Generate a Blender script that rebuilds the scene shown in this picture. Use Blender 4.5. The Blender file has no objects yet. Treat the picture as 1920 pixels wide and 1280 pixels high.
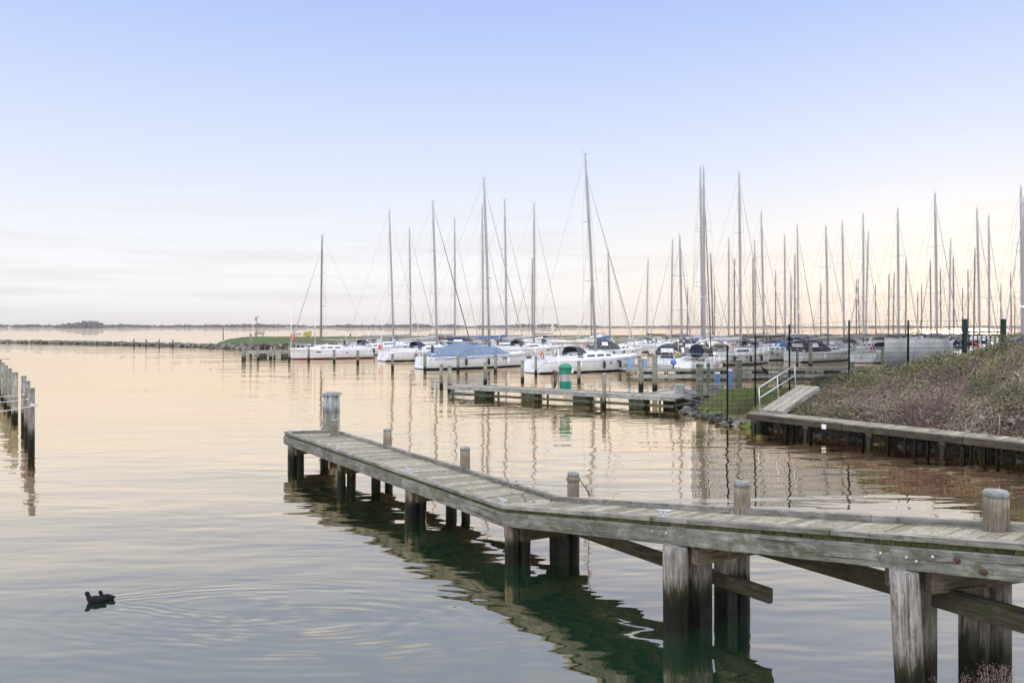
import bpy, bmesh, math, random
from mathutils import Vector, Matrix, noise
R = math.radians
sc = bpy.context.scene
F0, CX, HY, H = 1400.0, 960.0, 612.0, 4.0       # focal length in photo pixels, centre column, horizon row, eye height (m)

# ------------------------------------------------------------------ camera
cd = bpy.data.cameras.new("camera"); cam = bpy.data.objects.new("camera", cd); sc.collection.objects.link(cam)
cam.location = (0, 0, H); cam.rotation_euler = (R(90), 0, 0)
cd.sensor_width = 36; cd.lens = 36*F0/1920; cd.shift_y = -(640-HY)/1920; cd.clip_end = 30000; cd.clip_start = 0.1
sc.camera = cam
sc.view_settings.view_transform = 'Standard'; sc.view_settings.look = 'None'
sc.view_settings.exposure = 0; sc.view_settings.gamma = 1
SUN_AZ, SUN_EL = R(31), R(6)                     # azimuth to the right of the view direction

def lin(r, g, b):
    def c(x):
        x /= 255.0
        return x/12.92 if x <= 0.04045 else ((x+0.055)/1.055)**2.4
    return (c(r), c(g), c(b), 1)

# ------------------------------------------------------------------ sky
world = bpy.data.worlds.new("World"); sc.world = world; world.use_nodes = True
nt = world.node_tree; nt.nodes.clear(); N = nt.nodes.new; L = nt.links.new
out = N('ShaderNodeOutputWorld'); bg = N('ShaderNodeBackground'); L(bg.outputs[0], out.inputs[0])
tc = N('ShaderNodeTexCoord'); sep = N('ShaderNodeSeparateXYZ'); L(tc.outputs['Generated'], sep.inputs[0])
ramp = N('ShaderNodeValToRGB'); cr = ramp.color_ramp
stops = [(0.0, (236,231,226)), (0.012, (241,237,233)), (0.03, (249,247,246)), (0.07, (250,250,252)), (0.13, (240,245,254)),
         (0.22, (220,231,254)), (0.32, (197,214,252)), (0.402, (176,199,250)), (0.50, (222,230,250)), (1.0, (160,182,228))]
cr.elements[0].position = 0; cr.elements[0].color = lin(*stops[0][1])
cr.elements[1].position = 1; cr.elements[1].color = lin(*stops[-1][1])
for p, c in stops[1:-1]:
    e = cr.elements.new(p); e.color = lin(*c)
L(sep.outputs[2], ramp.inputs[0])
# thin cloud streaks low over the horizon
mp = N('ShaderNodeMapping'); mp.inputs['Scale'].default_value = (1.6, 1.6, 26); L(tc.outputs['Generated'], mp.inputs[0])
nz = N('ShaderNodeTexNoise'); nz.inputs['Scale'].default_value = 2.2; nz.inputs['Detail'].default_value = 6; nz.inputs['Roughness'].default_value = 0.55
L(mp.outputs[0], nz.inputs['Vector'])
cm = N('ShaderNodeMapRange'); cm.inputs[1].default_value = 0.47; cm.inputs[2].default_value = 0.72; L(nz.outputs[0], cm.inputs[0])
band = N('ShaderNodeMapRange'); band.inputs[1].default_value = 0.20; band.inputs[2].default_value = 0.03; L(sep.outputs[2], band.inputs[0])
mul = N('ShaderNodeMath'); mul.operation = 'MULTIPLY'; L(cm.outputs[0], mul.inputs[0]); L(band.outputs[0], mul.inputs[1])
mul2 = N('ShaderNodeMath'); mul2.operation = 'MULTIPLY'; L(mul.outputs[0], mul2.inputs[0]); mul2.inputs[1].default_value = 0.75
mixc = N('ShaderNodeMixRGB'); L(mul2.outputs[0], mixc.inputs[0]); L(ramp.outputs[0], mixc.inputs[1]); mixc.inputs[2].default_value = lin(226,221,220)
# warm glow round the low sun
dot = N('ShaderNodeVectorMath'); dot.operation = 'DOT_PRODUCT'; L(tc.outputs['Generated'], dot.inputs[0])
dot.inputs[1].default_value = (math.sin(SUN_AZ)*math.cos(R(2)), math.cos(SUN_AZ)*math.cos(R(2)), math.sin(R(2)))
gm = N('ShaderNodeMapRange'); gm.interpolation_type = 'SMOOTHERSTEP'; gm.inputs[1].default_value = math.cos(R(34)); gm.inputs[2].default_value = 1.0; L(dot.outputs['Value'], gm.inputs[0])
gb = N('ShaderNodeMapRange'); gb.inputs[1].default_value = 0.2; gb.inputs[2].default_value = 0.0; L(sep.outputs[2], gb.inputs[0])
gmul = N('ShaderNodeMath'); gmul.operation = 'MULTIPLY'; L(gm.outputs[0], gmul.inputs[0]); L(gb.outputs[0], gmul.inputs[1])
gs = N('ShaderNodeMath'); gs.operation = 'MULTIPLY'; L(gmul.outputs[0], gs.inputs[0]); gs.inputs[1].default_value = 0.32
glow = N('ShaderNodeMixRGB'); L(gs.outputs[0], glow.inputs[0]); L(mixc.outputs[0], glow.inputs[1]); glow.inputs[2].default_value = lin(252,226,186)
# physical sky added on top, low sun
sky = N('ShaderNodeTexSky'); sky.sky_type = 'NISHITA'; sky.sun_disc = False; sky.sun_elevation = SUN_EL; sky.sun_rotation = SUN_AZ
sk = N('ShaderNodeMixRGB'); sk.blend_type = 'MULTIPLY'; sk.inputs[0].default_value = 1; L(sky.outputs[0], sk.inputs[1]); sk.inputs[2].default_value = (0.004,)*3+(1,)
add = N('ShaderNodeMixRGB'); add.blend_type = 'ADD'; add.inputs[0].default_value = 1; L(glow.outputs[0], add.inputs[1]); L(sk.outputs[0], add.inputs[2])
# the high sky and the sky behind the photographer are boosted as added fill light
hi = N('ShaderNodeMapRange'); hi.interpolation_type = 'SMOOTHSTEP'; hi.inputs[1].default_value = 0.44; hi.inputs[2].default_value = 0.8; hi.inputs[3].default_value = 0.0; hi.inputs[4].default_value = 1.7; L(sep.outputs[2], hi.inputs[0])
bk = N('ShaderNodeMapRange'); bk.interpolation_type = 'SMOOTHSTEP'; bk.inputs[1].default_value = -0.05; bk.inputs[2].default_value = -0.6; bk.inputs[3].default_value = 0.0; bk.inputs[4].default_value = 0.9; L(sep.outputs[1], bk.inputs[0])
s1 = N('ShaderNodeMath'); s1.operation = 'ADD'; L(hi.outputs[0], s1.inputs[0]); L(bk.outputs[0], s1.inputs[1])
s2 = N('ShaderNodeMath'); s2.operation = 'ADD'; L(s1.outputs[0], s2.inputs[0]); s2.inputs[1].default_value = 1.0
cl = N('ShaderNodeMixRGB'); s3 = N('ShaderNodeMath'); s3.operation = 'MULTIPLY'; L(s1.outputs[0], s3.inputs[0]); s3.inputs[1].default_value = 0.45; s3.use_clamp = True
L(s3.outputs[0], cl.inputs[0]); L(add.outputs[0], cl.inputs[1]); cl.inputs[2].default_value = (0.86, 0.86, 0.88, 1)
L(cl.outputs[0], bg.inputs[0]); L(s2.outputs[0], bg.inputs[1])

sd = bpy.data.lights.new("sun", 'SUN'); sd.energy = 1.4; sd.angle = R(6); sd.color = (1, 0.78, 0.55)
sun = bpy.data.objects.new("sun", sd); sc.collection.objects.link(sun)
sdir = Vector((math.sin(SUN_AZ)*math.cos(SUN_EL), math.cos(SUN_AZ)*math.cos(SUN_EL), math.sin(SUN_EL)))
sun.rotation_euler = sdir.to_track_quat('Z', 'Y').to_euler()

# ------------------------------------------------------------------ helpers
def W(px, py, z=0.0):
    Y = F0*(H-z)/(py-HY); return Vector(((px-CX)/F0*Y, Y, z))
def P(px, Y, z=0.0): return Vector(((px-CX)/F0*Y, Y, z))
def ZAT(py, Y): return H-(py-HY)*Y/F0
rng = random.Random(7)

class MB:
    def __init__(s): s.v = []; s.f = []; s.m = []; s.r = []; s.sm = []; s.g = []
    def sync(s):
        while len(s.g) < len(s.v): p = s.v[len(s.g)]; s.g.append((p.z, p.x, p.y))
    def face(s, idx, m=0, r=0.5, sm=False): s.f.append(idx); s.m.append(m); s.r.append(r); s.sm.append(sm)
    def box(s, c, size, rotz=0.0, m=0, r=None, jit=0.0):
        a, b, d = [q/2 for q in size]; ca, sa = math.cos(rotz), math.sin(rotz); r = rng.random() if r is None else r
        n = len(s.v)
        for z in (-d, d):
            for x, y in ((-a, -b), (a, -b), (a, b), (-a, b)):
                s.v.append(Vector((c[0]+x*ca-y*sa, c[1]+x*sa+y*ca, c[2]+z)))
        for q in ((0,3,2,1),(4,5,6,7),(0,1,5,4),(1,2,6,5),(2,3,7,6),(3,0,4,7)): s.face([n+i for i in q], m, r)
    def beam(s, p0, p1, w, h, m=0, r=None, up=Vector((0,0,1)), taper=1.0):
        p0 = Vector(p0); p1 = Vector(p1); d = (p1-p0).normalized(); r = rng.random() if r is None else r
        side = d.cross(up)
        side = side.normalized() if side.length > 1e-4 else Vector((1,0,0)); u = side.cross(d).normalized()
        s.sync(); n = len(s.v); ln = (p1-p0).length; ox, oy = rng.uniform(0, 60), rng.uniform(0, 60)
        for p, k, gx_ in ((p0, 1, 0), (p1, taper, ln)):
            for a, b in ((-1,-1),(1,-1),(1,1),(-1,1)): s.v.append(p+side*(a*w/2*k)+u*(b*h/2*k)); s.g.append((gx_+ox, a*w/2+oy, b*h/2))
        for q in ((0,1,2,3),(7,6,5,4),(1,0,4,5),(2,1,5,6),(3,2,6,7),(0,3,7,4)): s.face([n+i for i in q], m, r)
    def tube(s, pts, rad, n=8, m=0, r=None, caps=True, sm=True, flat=1.0):
        pts = [Vector(p) for p in pts]; rads = rad if isinstance(rad, (list, tuple)) else [rad]*len(pts); r = rng.random() if r is None else r
        base = len(s.v); k = len(pts); ref = None
        for i, p in enumerate(pts):
            d = (pts[min(i+1, k-1)]-pts[max(i-1, 0)]).normalized()
            if ref is None: ref = Vector((0,0,1)) if abs(d.z) < 0.9 else Vector((1,0,0))
            a = d.cross(ref).normalized(); b = a.cross(d).normalized()
            for j in range(n):
                t = 2*math.pi*j/n; s.v.append(p+a*(math.cos(t)*rads[i]*flat)+b*(math.sin(t)*rads[i]))
        for i in range(k-1):
            for j in range(n):
                j2 = (j+1) % n; s.face([base+i*n+j, base+i*n+j2, base+(i+1)*n+j2, base+(i+1)*n+j], m, r, sm)
        if caps and n > 2:
            s.face([base+j for j in range(n)][::-1], m, r); s.face([base+(k-1)*n+j for j in range(n)], m, r)
    def lathe(s, prof, c, n=16, m=0, r=None, sm=True, wob=0.0, seed=0):
        r = rng.random() if r is None else r
        s.sync(); base = len(s.v); c = Vector(c)
        for (rr, z) in prof:
            for j in range(n):
                t = 2*math.pi*j/n; s.g.append((z+seed, math.cos(t)*rr, math.sin(t)*rr)); w = 1+wob*noise.noise(Vector((math.cos(t)*1.3+seed, math.sin(t)*1.3, z*0.7)))
                s.v.append(c+Vector((math.cos(t)*rr*w, math.sin(t)*rr*w, z)))
        k = len(prof)
        for i in range(k-1):
            for j in range(n):
                j2 = (j+1) % n; s.face([base+i*n+j, base+i*n+j2, base+(i+1)*n+j2, base+(i+1)*n+j], m, r, sm)
        s.face([base+j for j in range(n)][::-1], m, r); s.face([base+(k-1)*n+j for j in range(n)], m, r)
    def quad(s, a, b, c, d, m=0, r=None, sm=False):
        n = len(s.v); s.v += [Vector(a), Vector(b), Vector(c), Vector(d)]; s.face([n, n+1, n+2, n+3], m, rng.random() if r is None else r, sm)
    def tri(s, a, b, c, m=0, r=None):
        n = len(s.v); s.v += [Vector(a), Vector(b), Vector(c)]; s.face([n, n+1, n+2], m, rng.random() if r is None else r)
    def ring(s, c, R1, r1, nrm='y', n=20, k=6, m=0):
        pts = []
        for i in range(n+1):
            t = 2*math.pi*i/n; a, b = math.cos(t)*R1, math.sin(t)*R1
            pts.append(Vector(c)+(Vector((a, 0, b)) if nrm == 'y' else Vector((0, a, b)) if nrm == 'x' else Vector((a, b, 0))))
        s.tube(pts, r1, k, m, caps=False)
    def build(s, name, mats, parent=None, bevel=0.0):
        if not isinstance(mats, (list, tuple)): mats = [mats]
        off = Vector((0,0,0)); rt = parent
        while rt is not None: off = off+Vector(rt.location) if not rt.get('local') else off; rt = rt.parent
        me = bpy.data.meshes.new(name); me.from_pydata([tuple(p-off) for p in s.v], [], s.f)
        for mm in mats: me.materials.append(mm)
        me.polygons.foreach_set('material_index', s.m); me.polygons.foreach_set('use_smooth', s.sm)
        s.sync(); ag = me.attributes.new('gc', 'FLOAT_VECTOR', 'POINT'); ag.data.foreach_set('vector', [x for p in s.g for x in p])
        at = me.attributes.new('rnd', 'FLOAT', 'FACE'); at.data.foreach_set('value', s.r); me.update()
        o = bpy.data.objects.new(name, me); sc.collection.objects.link(o)
        if parent is not None: o.parent = parent
        if bevel:
            md = o.modifiers.new('bevel', 'BEVEL'); md.width = bevel; md.segments = 2; md.limit_method = 'ANGLE'; md.angle_limit = R(50)
        return o
def tag(o, label=None, cat=None, group=None, kind=None):
    if label: o['label'] = label
    if cat: o['category'] = cat
    if group: o['group'] = group
    if kind: o['kind'] = kind
    return o
def thing(name, label, cat, loc=(0,0,0), rotz=0.0, group=None, local=False):
    o = bpy.data.objects.new(name, None); sc.collection.objects.link(o); o.location = loc; o.rotation_euler = (0,0,rotz)
    o.empty_display_size = 0.3
    if local: o['local'] = True
    return tag(o, label, cat, group)

# ------------------------------------------------------------------ materials
def mat(name, col=(0.5,0.5,0.5), rough=0.6, metal=0.0, spec=0.5):
    m = bpy.data.materials.new(name); m.use_nodes = True; b = m.node_tree.nodes['Principled BSDF']
    b.inputs['Base Color'].default_value = tuple(col[:3])+(1,); b.inputs['Roughness'].default_value = rough; b.inputs['Metallic'].default_value = metal
    b.inputs['Specular IOR Level'].default_value = spec
    return m
class NG:
    def __init__(s, m): s.t = m.node_tree; s.b = s.t.nodes['Principled BSDF']
    def n(s, t, **k):
        x = s.t.nodes.new(t)
        for a, v in k.items():
            if a.startswith('i_'): x.inputs[int(a[2:])].default_value = v
            else: setattr(x, a, v)
        return x
    def l(s, a, b): s.t.links.new(a, b)
    def pos(s, scale):
        g = s.n('ShaderNodeNewGeometry'); m = s.n('ShaderNodeVectorMath', operation='MULTIPLY'); s.l(g.outputs[0], m.inputs[0]); m.inputs[1].default_value = scale; return m.outputs[0]
    def obj(s, scale):
        g = s.n('ShaderNodeTexCoord'); m = s.n('ShaderNodeVectorMath', operation='MULTIPLY'); s.l(g.outputs['Object'], m.inputs[0]); m.inputs[1].default_value = scale; return m.outputs[0]
    def noise(s, vec, scale=1.0, detail=4, rough=0.6, dist=0.0):
        x = s.n('ShaderNodeTexNoise'); x.inputs['Scale'].default_value = scale; x.inputs['Detail'].default_value = detail; x.inputs['Roughness'].default_value = rough; x.inputs['Distortion'].default_value = dist
        s.l(vec, x.inputs['Vector']); return x.outputs[0]
    def mr(s, v, a, b, c=0.0, d=1.0):
        x = s.n('ShaderNodeMapRange'); x.inputs[1].default_value = a; x.inputs[2].default_value = b; x.inputs[3].default_value = c; x.inputs[4].default_value = d; s.l(v, x.inputs[0]); return x.outputs[0]
    def mix(s, f, a, b, mode='MIX'):
        x = s.n('ShaderNodeMixRGB', blend_type=mode)
        for i, v in ((0, f), (1, a), (2, b)):
            if hasattr(v, 'type') or hasattr(v, 'is_output'): s.l(v, x.inputs[i])
            else: x.inputs[i].default_value = v if i == 0 else tuple(v[:3])+(1,)
        return x.outputs[0]
    def math(s, op, a, b):
        x = s.n('ShaderNodeMath', operation=op)
        for i, v in ((0, a), (1, b)):
            if hasattr(v, 'is_output'): s.l(v, x.inputs[i])
            else: x.inputs[i].default_value = v
        return x.outputs[0]
    def attr(s): 
        x = s.n('ShaderNodeAttribute'); x.attribute_name = 'rnd'; return x.outputs['Fac']
    def bump(s, h, strength=0.4, dist=0.01):
        x = s.n('ShaderNodeBump'); x.inputs['Strength'].default_value = strength; x.inputs['Distance'].default_value = dist; s.l(h, x.inputs['Height']); s.l(x.outputs[0], s.b.inputs['Normal'])
    def col(s, c): s.l(c, s.b.inputs['Base Color'])

def wood(name, a, b, grain=None, moss=0.0, wet=False, mossc=(0.045,0.06,0.018), var=0.35, crack=True, stain=0.5, fine=1.0):
    """weathered timber: grain and drying cracks along each board, per-board tone, moss patches, dark wet band at the waterline"""
    m = mat(name, a, 0.85, spec=0.25); g = NG(m)
    at = g.n('ShaderNodeAttribute'); at.attribute_name = 'gc'
    def gv(sx, sy): x = g.n('ShaderNodeVectorMath', operation='MULTIPLY'); g.l(at.outputs['Vector'], x.inputs[0]); x.inputs[1].default_value = (sx, sy, sy); return x.outputs[0]
    n1 = g.noise(gv(1.6*fine, 30*fine), 1.0, 6, 0.7, 0.8); c = g.mix(g.mr(n1, 0.36, 0.64), a, b)
    big = g.noise(g.pos((1.3,1.3,1.3)), 1.9, 6, 0.65); c = g.mix(g.mr(big, 0.38, 0.66, 0, stain), c, [x*0.42 for x in a])
    bl = g.noise(gv(3.5, 9), 1.0, 5, 0.7, 0.5); c = g.mix(g.mr(bl, 0.50, 0.72, 0, 0.55), c, [x*1.5 for x in b])
    rv = g.attr(); c = g.mix(1.0, c, g.mix(rv, (1-var,)*3, (1+var*0.7,)*3), 'MULTIPLY')
    h = n1
    if crack:
        n2 = g.noise(gv(0.9, 34), 1.0, 4, 0.6, 1.2); ck = g.mr(n2, 0.60, 0.66); c = g.mix(g.math('MULTIPLY', ck, 0.85), c, [x*0.16 for x in a]); h = g.math('SUBTRACT', n1, ck)
        kn = g.noise(gv(2.0, 7), 1.0, 1, 0.5, 3.0); c = g.mix(g.mr(kn, 0.72, 0.78, 0, 0.6), c, [x*0.35 for x in a])
    if moss:
        n3 = g.noise(g.pos((2.2,2.2,3)), 2.0, 8, 0.75); c = g.mix(g.mr(n3, 0.66-moss*0.28, 0.72-moss*0.2, 0, 0.85), c, mossc)
    if wet:
        ge = g.n('ShaderNodeNewGeometry'); sp = g.n('ShaderNodeSeparateXYZ'); g.l(ge.outputs[0], sp.inputs[0])
        n4 = g.noise(gv(2.0, 12), 1.0, 4, 0.6); hh = g.math('MULTIPLY', g.math('ADD', sp.outputs[2], g.mr(n4, 0.2, 0.8, -0.2, 0.2)), 1.0/float(wet))
        c = g.mix(g.mr(hh, 0.74, 0.52), c, (0.030,0.030,0.018)); c = g.mix(g.mr(hh, 0.50, 0.36), c, (0.005,0.006,0.005))
        g.l(g.mr(hh, 0.45, 0.2, 0.85, 0.35), g.b.inputs['Roughness'])
    g.col(c); g.bump(h, 0.7, 0.012)
    return m
M = {}
M['plank'] = wood('deck_planks', (0.22,0.195,0.145), (0.38,0.345,0.27), (9,9,9), moss=0.25, mossc=(0.12,0.13,0.065), var=0.38, stain=0.3)
M['kerb'] = wood('kerb_board', (0.18,0.17,0.145), (0.33,0.32,0.29), (7,7,25), moss=0.35, var=0.2)
M['plank_end'] = wood('mossy_plank_ends', (0.085,0.075,0.045), (0.14,0.125,0.075), (20,20,20), moss=0.85, mossc=(0.055,0.075,0.014), var=0.6, stain=0.6)
M['fascia'] = wood('edge_beam', (0.13,0.13,0.115), (0.29,0.285,0.26), (6,6,22), moss=0.52, mossc=(0.085,0.10,0.05), var=0.12, stain=0.6)
M['pile'] = wood('pile_timber', (0.10,0.075,0.055), (0.24,0.195,0.155), (14,14,1.3), moss=0.1, wet=0.72, var=0.25)
M['pile2'] = wood('grey_pile_timber', (0.11,0.095,0.085), (0.35,0.33,0.31), (14,14,1.0), moss=0.1, wet=True, var=0.3)
M['bollard'] = wood('bollard_timber', (0.17,0.135,0.10), (0.29,0.245,0.195), (16,16,2), moss=0.15, var=0.12)
M['cap'] = wood('bollard_cap', (0.17,0.18,0.18), (0.31,0.32,0.32), (12,12,12), var=0.1, crack=False)
M['brownbeam'] = wood('brown_edge_beam', (0.035,0.028,0.022), (0.095,0.078,0.062), moss=0.2, var=0.3)
M['dark'] = wood('dark_beam', (0.05,0.045,0.032), (0.10,0.09,0.065), (5,5,20), moss=0.5, mossc=(0.045,0.05,0.016), var=0.2)  # dark mossy timber for the beams under the deck
M['gpile'] = wood('green_grey_pile', (0.17,0.17,0.13), (0.29,0.285,0.235), (14,14,2), moss=0.38, mossc=(0.10,0.12,0.05), wet=0.5, var=0.25)
M['dock'] = wood('dock_planks', (0.28,0.245,0.205), (0.42,0.385,0.34), (8,8,8), var=0.2, stain=0.3)
M['dockside'] = wood('dock_fascia', (0.24,0.25,0.235), (0.38,0.39,0.37), (5,5,18), moss=0.35, mossc=(0.13,0.15,0.08), var=0.15)
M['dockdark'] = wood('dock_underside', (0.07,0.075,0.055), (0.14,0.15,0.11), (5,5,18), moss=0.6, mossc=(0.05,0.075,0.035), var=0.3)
M['galv'] = mat('galvanised', (0.55,0.57,0.60), 0.4, 0.6); M['rust'] = mat('rusty_iron', (0.09,0.05,0.04), 0.8, 0.3)
M['rope'] = mat('old_rope', (0.20,0.15,0.10), 0.95); M['white_rope'] = mat('white_rope', (0.6,0.6,0.6), 0.9)
M['wire'] = mat('rigging_wire', (0.16,0.15,0.15), 0.5, 0.1); M['alu'] = mat('mast_aluminium', (0.33,0.32,0.325), 0.45, 0.1)
M['alu_dark'] = mat('dark_mast', (0.17,0.155,0.15), 0.45, 0.1)
M['white'] = mat('gelcoat_white', (0.68,0.69,0.71), 0.25); M['deckw'] = mat('deck_white', (0.66,0.67,0.68), 0.55)
M['grey_hull'] = mat('gelcoat_pale_grey', (0.62,0.64,0.67), 0.3); M['window'] = mat('smoked_window', (0.03,0.035,0.045), 0.1)
M['navy'] = mat('navy_canvas', (0.02,0.028,0.07), 0.9); M['blue'] = mat('blue_canvas', (0.06,0.14,0.36), 0.9)
M['slate'] = mat('slate_blue_tarp', (0.12,0.17,0.25), 0.8); M['greyc'] = mat('grey_canvas', (0.40,0.40,0.41), 0.9); M['cream'] = mat('cream_canvas', (0.62,0.55,0.45), 0.9)
M['redc'] = mat('red_canvas', (0.27,0.02,0.03), 0.85); M['brown'] = mat('brown_canvas', (0.10,0.07,0.055), 0.9); M['purple'] = mat('plum_canvas', (0.055,0.035,0.06), 0.9)
M['char'] = mat('charcoal_canvas', (0.05,0.055,0.065), 0.9)
M['red'] = mat('red_stripe', (0.30,0.015,0.04), 0.4); M['navyp'] = mat('navy_paint', (0.015,0.02,0.05), 0.35); M['anti'] = mat('antifouling_dark', (0.02,0.022,0.03), 0.6)
M['antired'] = mat('antifouling_red', (0.16,0.03,0.03), 0.6); M['steel'] = mat('stainless_rail', (0.6,0.6,0.62), 0.25, 0.8)
M['fender'] = mat('fender_cover', (0.02,0.024,0.04), 0.85); M['blueb'] = mat('blue_buoy_vinyl', (0.06,0.14,0.45), 0.5); M['orange'] = mat('lifebuoy_orange', (0.65,0.10,0.05), 0.6)
M['pedblue'] = mat('pedestal_blue', (0.16,0.30,0.58), 0.5); M['cabgreen'] = mat('cabinet_green', (0.0,0.19,0.125), 0.5)
M['cabsilver'] = mat('cabinet_silver', (0.36,0.36,0.38), 0.45, 0.3); M['paintw'] = mat('white_paint', (0.72,0.73,0.75), 0.5)
M['yellow'] = mat('sign_yellow', (0.46,0.40,0.10), 0.6); M['black'] = mat('black_paint', (0.02,0.02,0.02), 0.6); M['signgrey'] = mat('sign_grey', (0.30,0.32,0.33), 0.6)
M['fencegreen'] = mat('fence_green', (0.018,0.028,0.024), 0.7, spec=0.2); M['fencewire'] = mat('fence_wire', (0.012,0.018,0.018), 0.9, spec=0.05)
M['gategreen'] = mat('gate_post_green', (0.016,0.036,0.030), 0.7, spec=0.2); M['screen'] = mat('white_sheet', (0.84,0.84,0.85), 0.6)
M['hose'] = mat('maroon_hose', (0.10,0.055,0.06), 0.7); M['pipe'] = mat('grey_pipe', (0.10,0.10,0.12), 0.5)
for k in ('slate', 'navy', 'blue', 'greyc', 'cream', 'redc', 'brown', 'purple', 'char', 'screen'):
    g = NG(M[k]); c = tuple(g.b.inputs['Base Color'].default_value)[:3]; n = g.noise(g.pos((2.2,2.2,2.2)), 1.0, 4, 0.6)
    g.col(g.mix(g.mr(n, 0.3, 0.7), [x*0.8 for x in c], [x*1.2 for x in c])); g.bump(n, 0.5, 0.05)
g = NG(M['white']); n = g.noise(g.pos((0.8,0.8,3)), 1.0, 4); n9 = g.noise(g.pos((5,5,0.8)), 1.0, 5); g.col(g.mix(g.mr(n9, 0.5, 0.75, 0, 0.6), g.mix(g.mr(n, 0.3, 0.75), (0.72,0.73,0.76), (0.58,0.59,0.61)), (0.46,0.46,0.45)))

# water: dark green body under a warm-tinted mirror, three trains of ripples and the wake of the coots
def make_water():
    m = bpy.data.materials.new('lake_water'); m.use_nodes = True; t = m.node_tree; t.nodes.clear()
    class G(NG):
        def __init__(s): s.t = t; s.b = None
    g = G()
    o = g.n('ShaderNodeOutputMaterial'); mx = g.n('ShaderNodeMixShader'); g.l(mx.outputs[0], o.inputs[0])
    df = g.n('ShaderNodeBsdfDiffuse'); df.inputs[0].default_value = (0.007,0.034,0.018,1)
    gl = g.n('ShaderNodeBsdfGlossy'); gl.inputs['Roughness'].default_value = 0.01; gl.inputs[0].default_value = (1.0,0.825,0.60,1)
    g.l(df.outputs[0], mx.inputs[1]); g.l(gl.outputs[0], mx.inputs[2])
    fr = g.n('ShaderNodeFresnel'); fr.inputs[0].default_value = 2.3
    fx = g.mr(fr.outputs[0], 0.15, 0.44, 0.39, 1.0); g.l(fx, mx.inputs[0])
    g.l(g.mix(g.mr(fr.outputs[0], 0.72, 0.97), (1.0,0.822,0.615), (1.0,0.91,0.82)), gl.inputs[0])
    ge = g.n('ShaderNodeNewGeometry'); ps = ge.outputs[0]
    a = g.noise(g.pos((0.42,1.25,0)), 1.0, 2, 0.5, 0.3)
    b = g.noise(g.pos((1.3,3.2,0)), 1.0, 2, 0.5, 0.2)
    c = g.noise(g.pos((0.10,0.33,0)), 1.0, 2, 0.5, 0.2)
    calm = g.mr(g.noise(g.pos((0.05,0.12,0)), 1.0, 2), 0.35, 0.65, 0.45, 1.25)
    h = g.math('ADD', g.math('MULTIPLY', a, 0.034), g.math('MULTIPLY', b, 0.0036))
    h = g.math('ADD', h, g.math('MULTIPLY', c, 0.05)); h = g.math('MULTIPLY', h, calm)
    # coot wake: arcs fanning to the right of the birds, each a slow ring centred ahead of them
    def wake(cx, cy, lam, amp, xs, r0, r1):
        sb = g.n('ShaderNodeVectorMath', operation='SUBTRACT'); g.l(ps, sb.inputs[0]); sb.inputs[1].default_value = (cx, cy, 0)
        sc_ = g.n('ShaderNodeVectorMath', operation='MULTIPLY'); g.l(sb.outputs[0], sc_.inputs[0]); sc_.inputs[1].default_value = (xs, 1, 0)
        ln = g.n('ShaderNodeVectorMath', operation='LENGTH'); g.l(sc_.outputs[0], ln.inputs[0]); d = ln.outputs['Value']
        w = g.math('SINE', g.math('MULTIPLY', d, 2*math.pi/lam), 0.0)
        fo = g.math('MULTIPLY', g.mr(d, r1, r0), g.mr(d, 0.0, 0.25))
        return g.math('MULTIPLY', g.math('MULTIPLY', w, fo), amp)
    wr = g.math('ADD', wake(-3.9, 10.6, 0.15, 0.0014, 0.42, 0.2, 1.8), wake(-2.8, 10.1, 0.22, 0.0030, 0.42, 0.3, 2.0))
    h = g.math('ADD', h, g.math('MULTIPLY', wr, g.mr(g.noise(g.pos((0.9,2.0,0)), 1.0, 2), 0.42, 0.62)))
    # V of ripples trailing to the right of the birds
    sx = g.n('ShaderNodeSeparateXYZ'); g.l(ps, sx.inputs[0]); u = g.math('SUBTRACT', sx.outputs[0], -6.02); v = g.math('SUBTRACT', sx.outputs[1], 10.87)
    av = g.math('ABSOLUTE', g.math('ADD', v, g.mr(g.noise(g.pos((1.2,1.2,0)), 1.0, 2), 0.3, 0.7, -0.05, 0.05)), 0.0); ph = g.math('SUBTRACT', av, g.math('MULTIPLY', u, 0.30))
    env = g.math('MULTIPLY', g.mr(g.math('ABSOLUTE', ph, 0.0), 0.42, 0.0), g.math('MULTIPLY', g.mr(u, -0.05, 0.3), g.mr(u, 3.6, 0.2)))
    vw = g.math('MULTIPLY', g.math('MULTIPLY', g.math('SINE', g.math('MULTIPLY', ph, 2*math.pi/0.13), 0.0), env), 0.0016)
    h = g.math('ADD', h, vw)
    bp = g.n('ShaderNodeBump'); bp.inputs['Strength'].default_value = 1.0; bp.inputs['Distance'].default_value = 1.0
    g.l(h, bp.inputs['Height'])
    for s in (gl, fr): g.l(bp.outputs[0], s.inputs['Normal'])
    return m
M['water'] = make_water()

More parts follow.
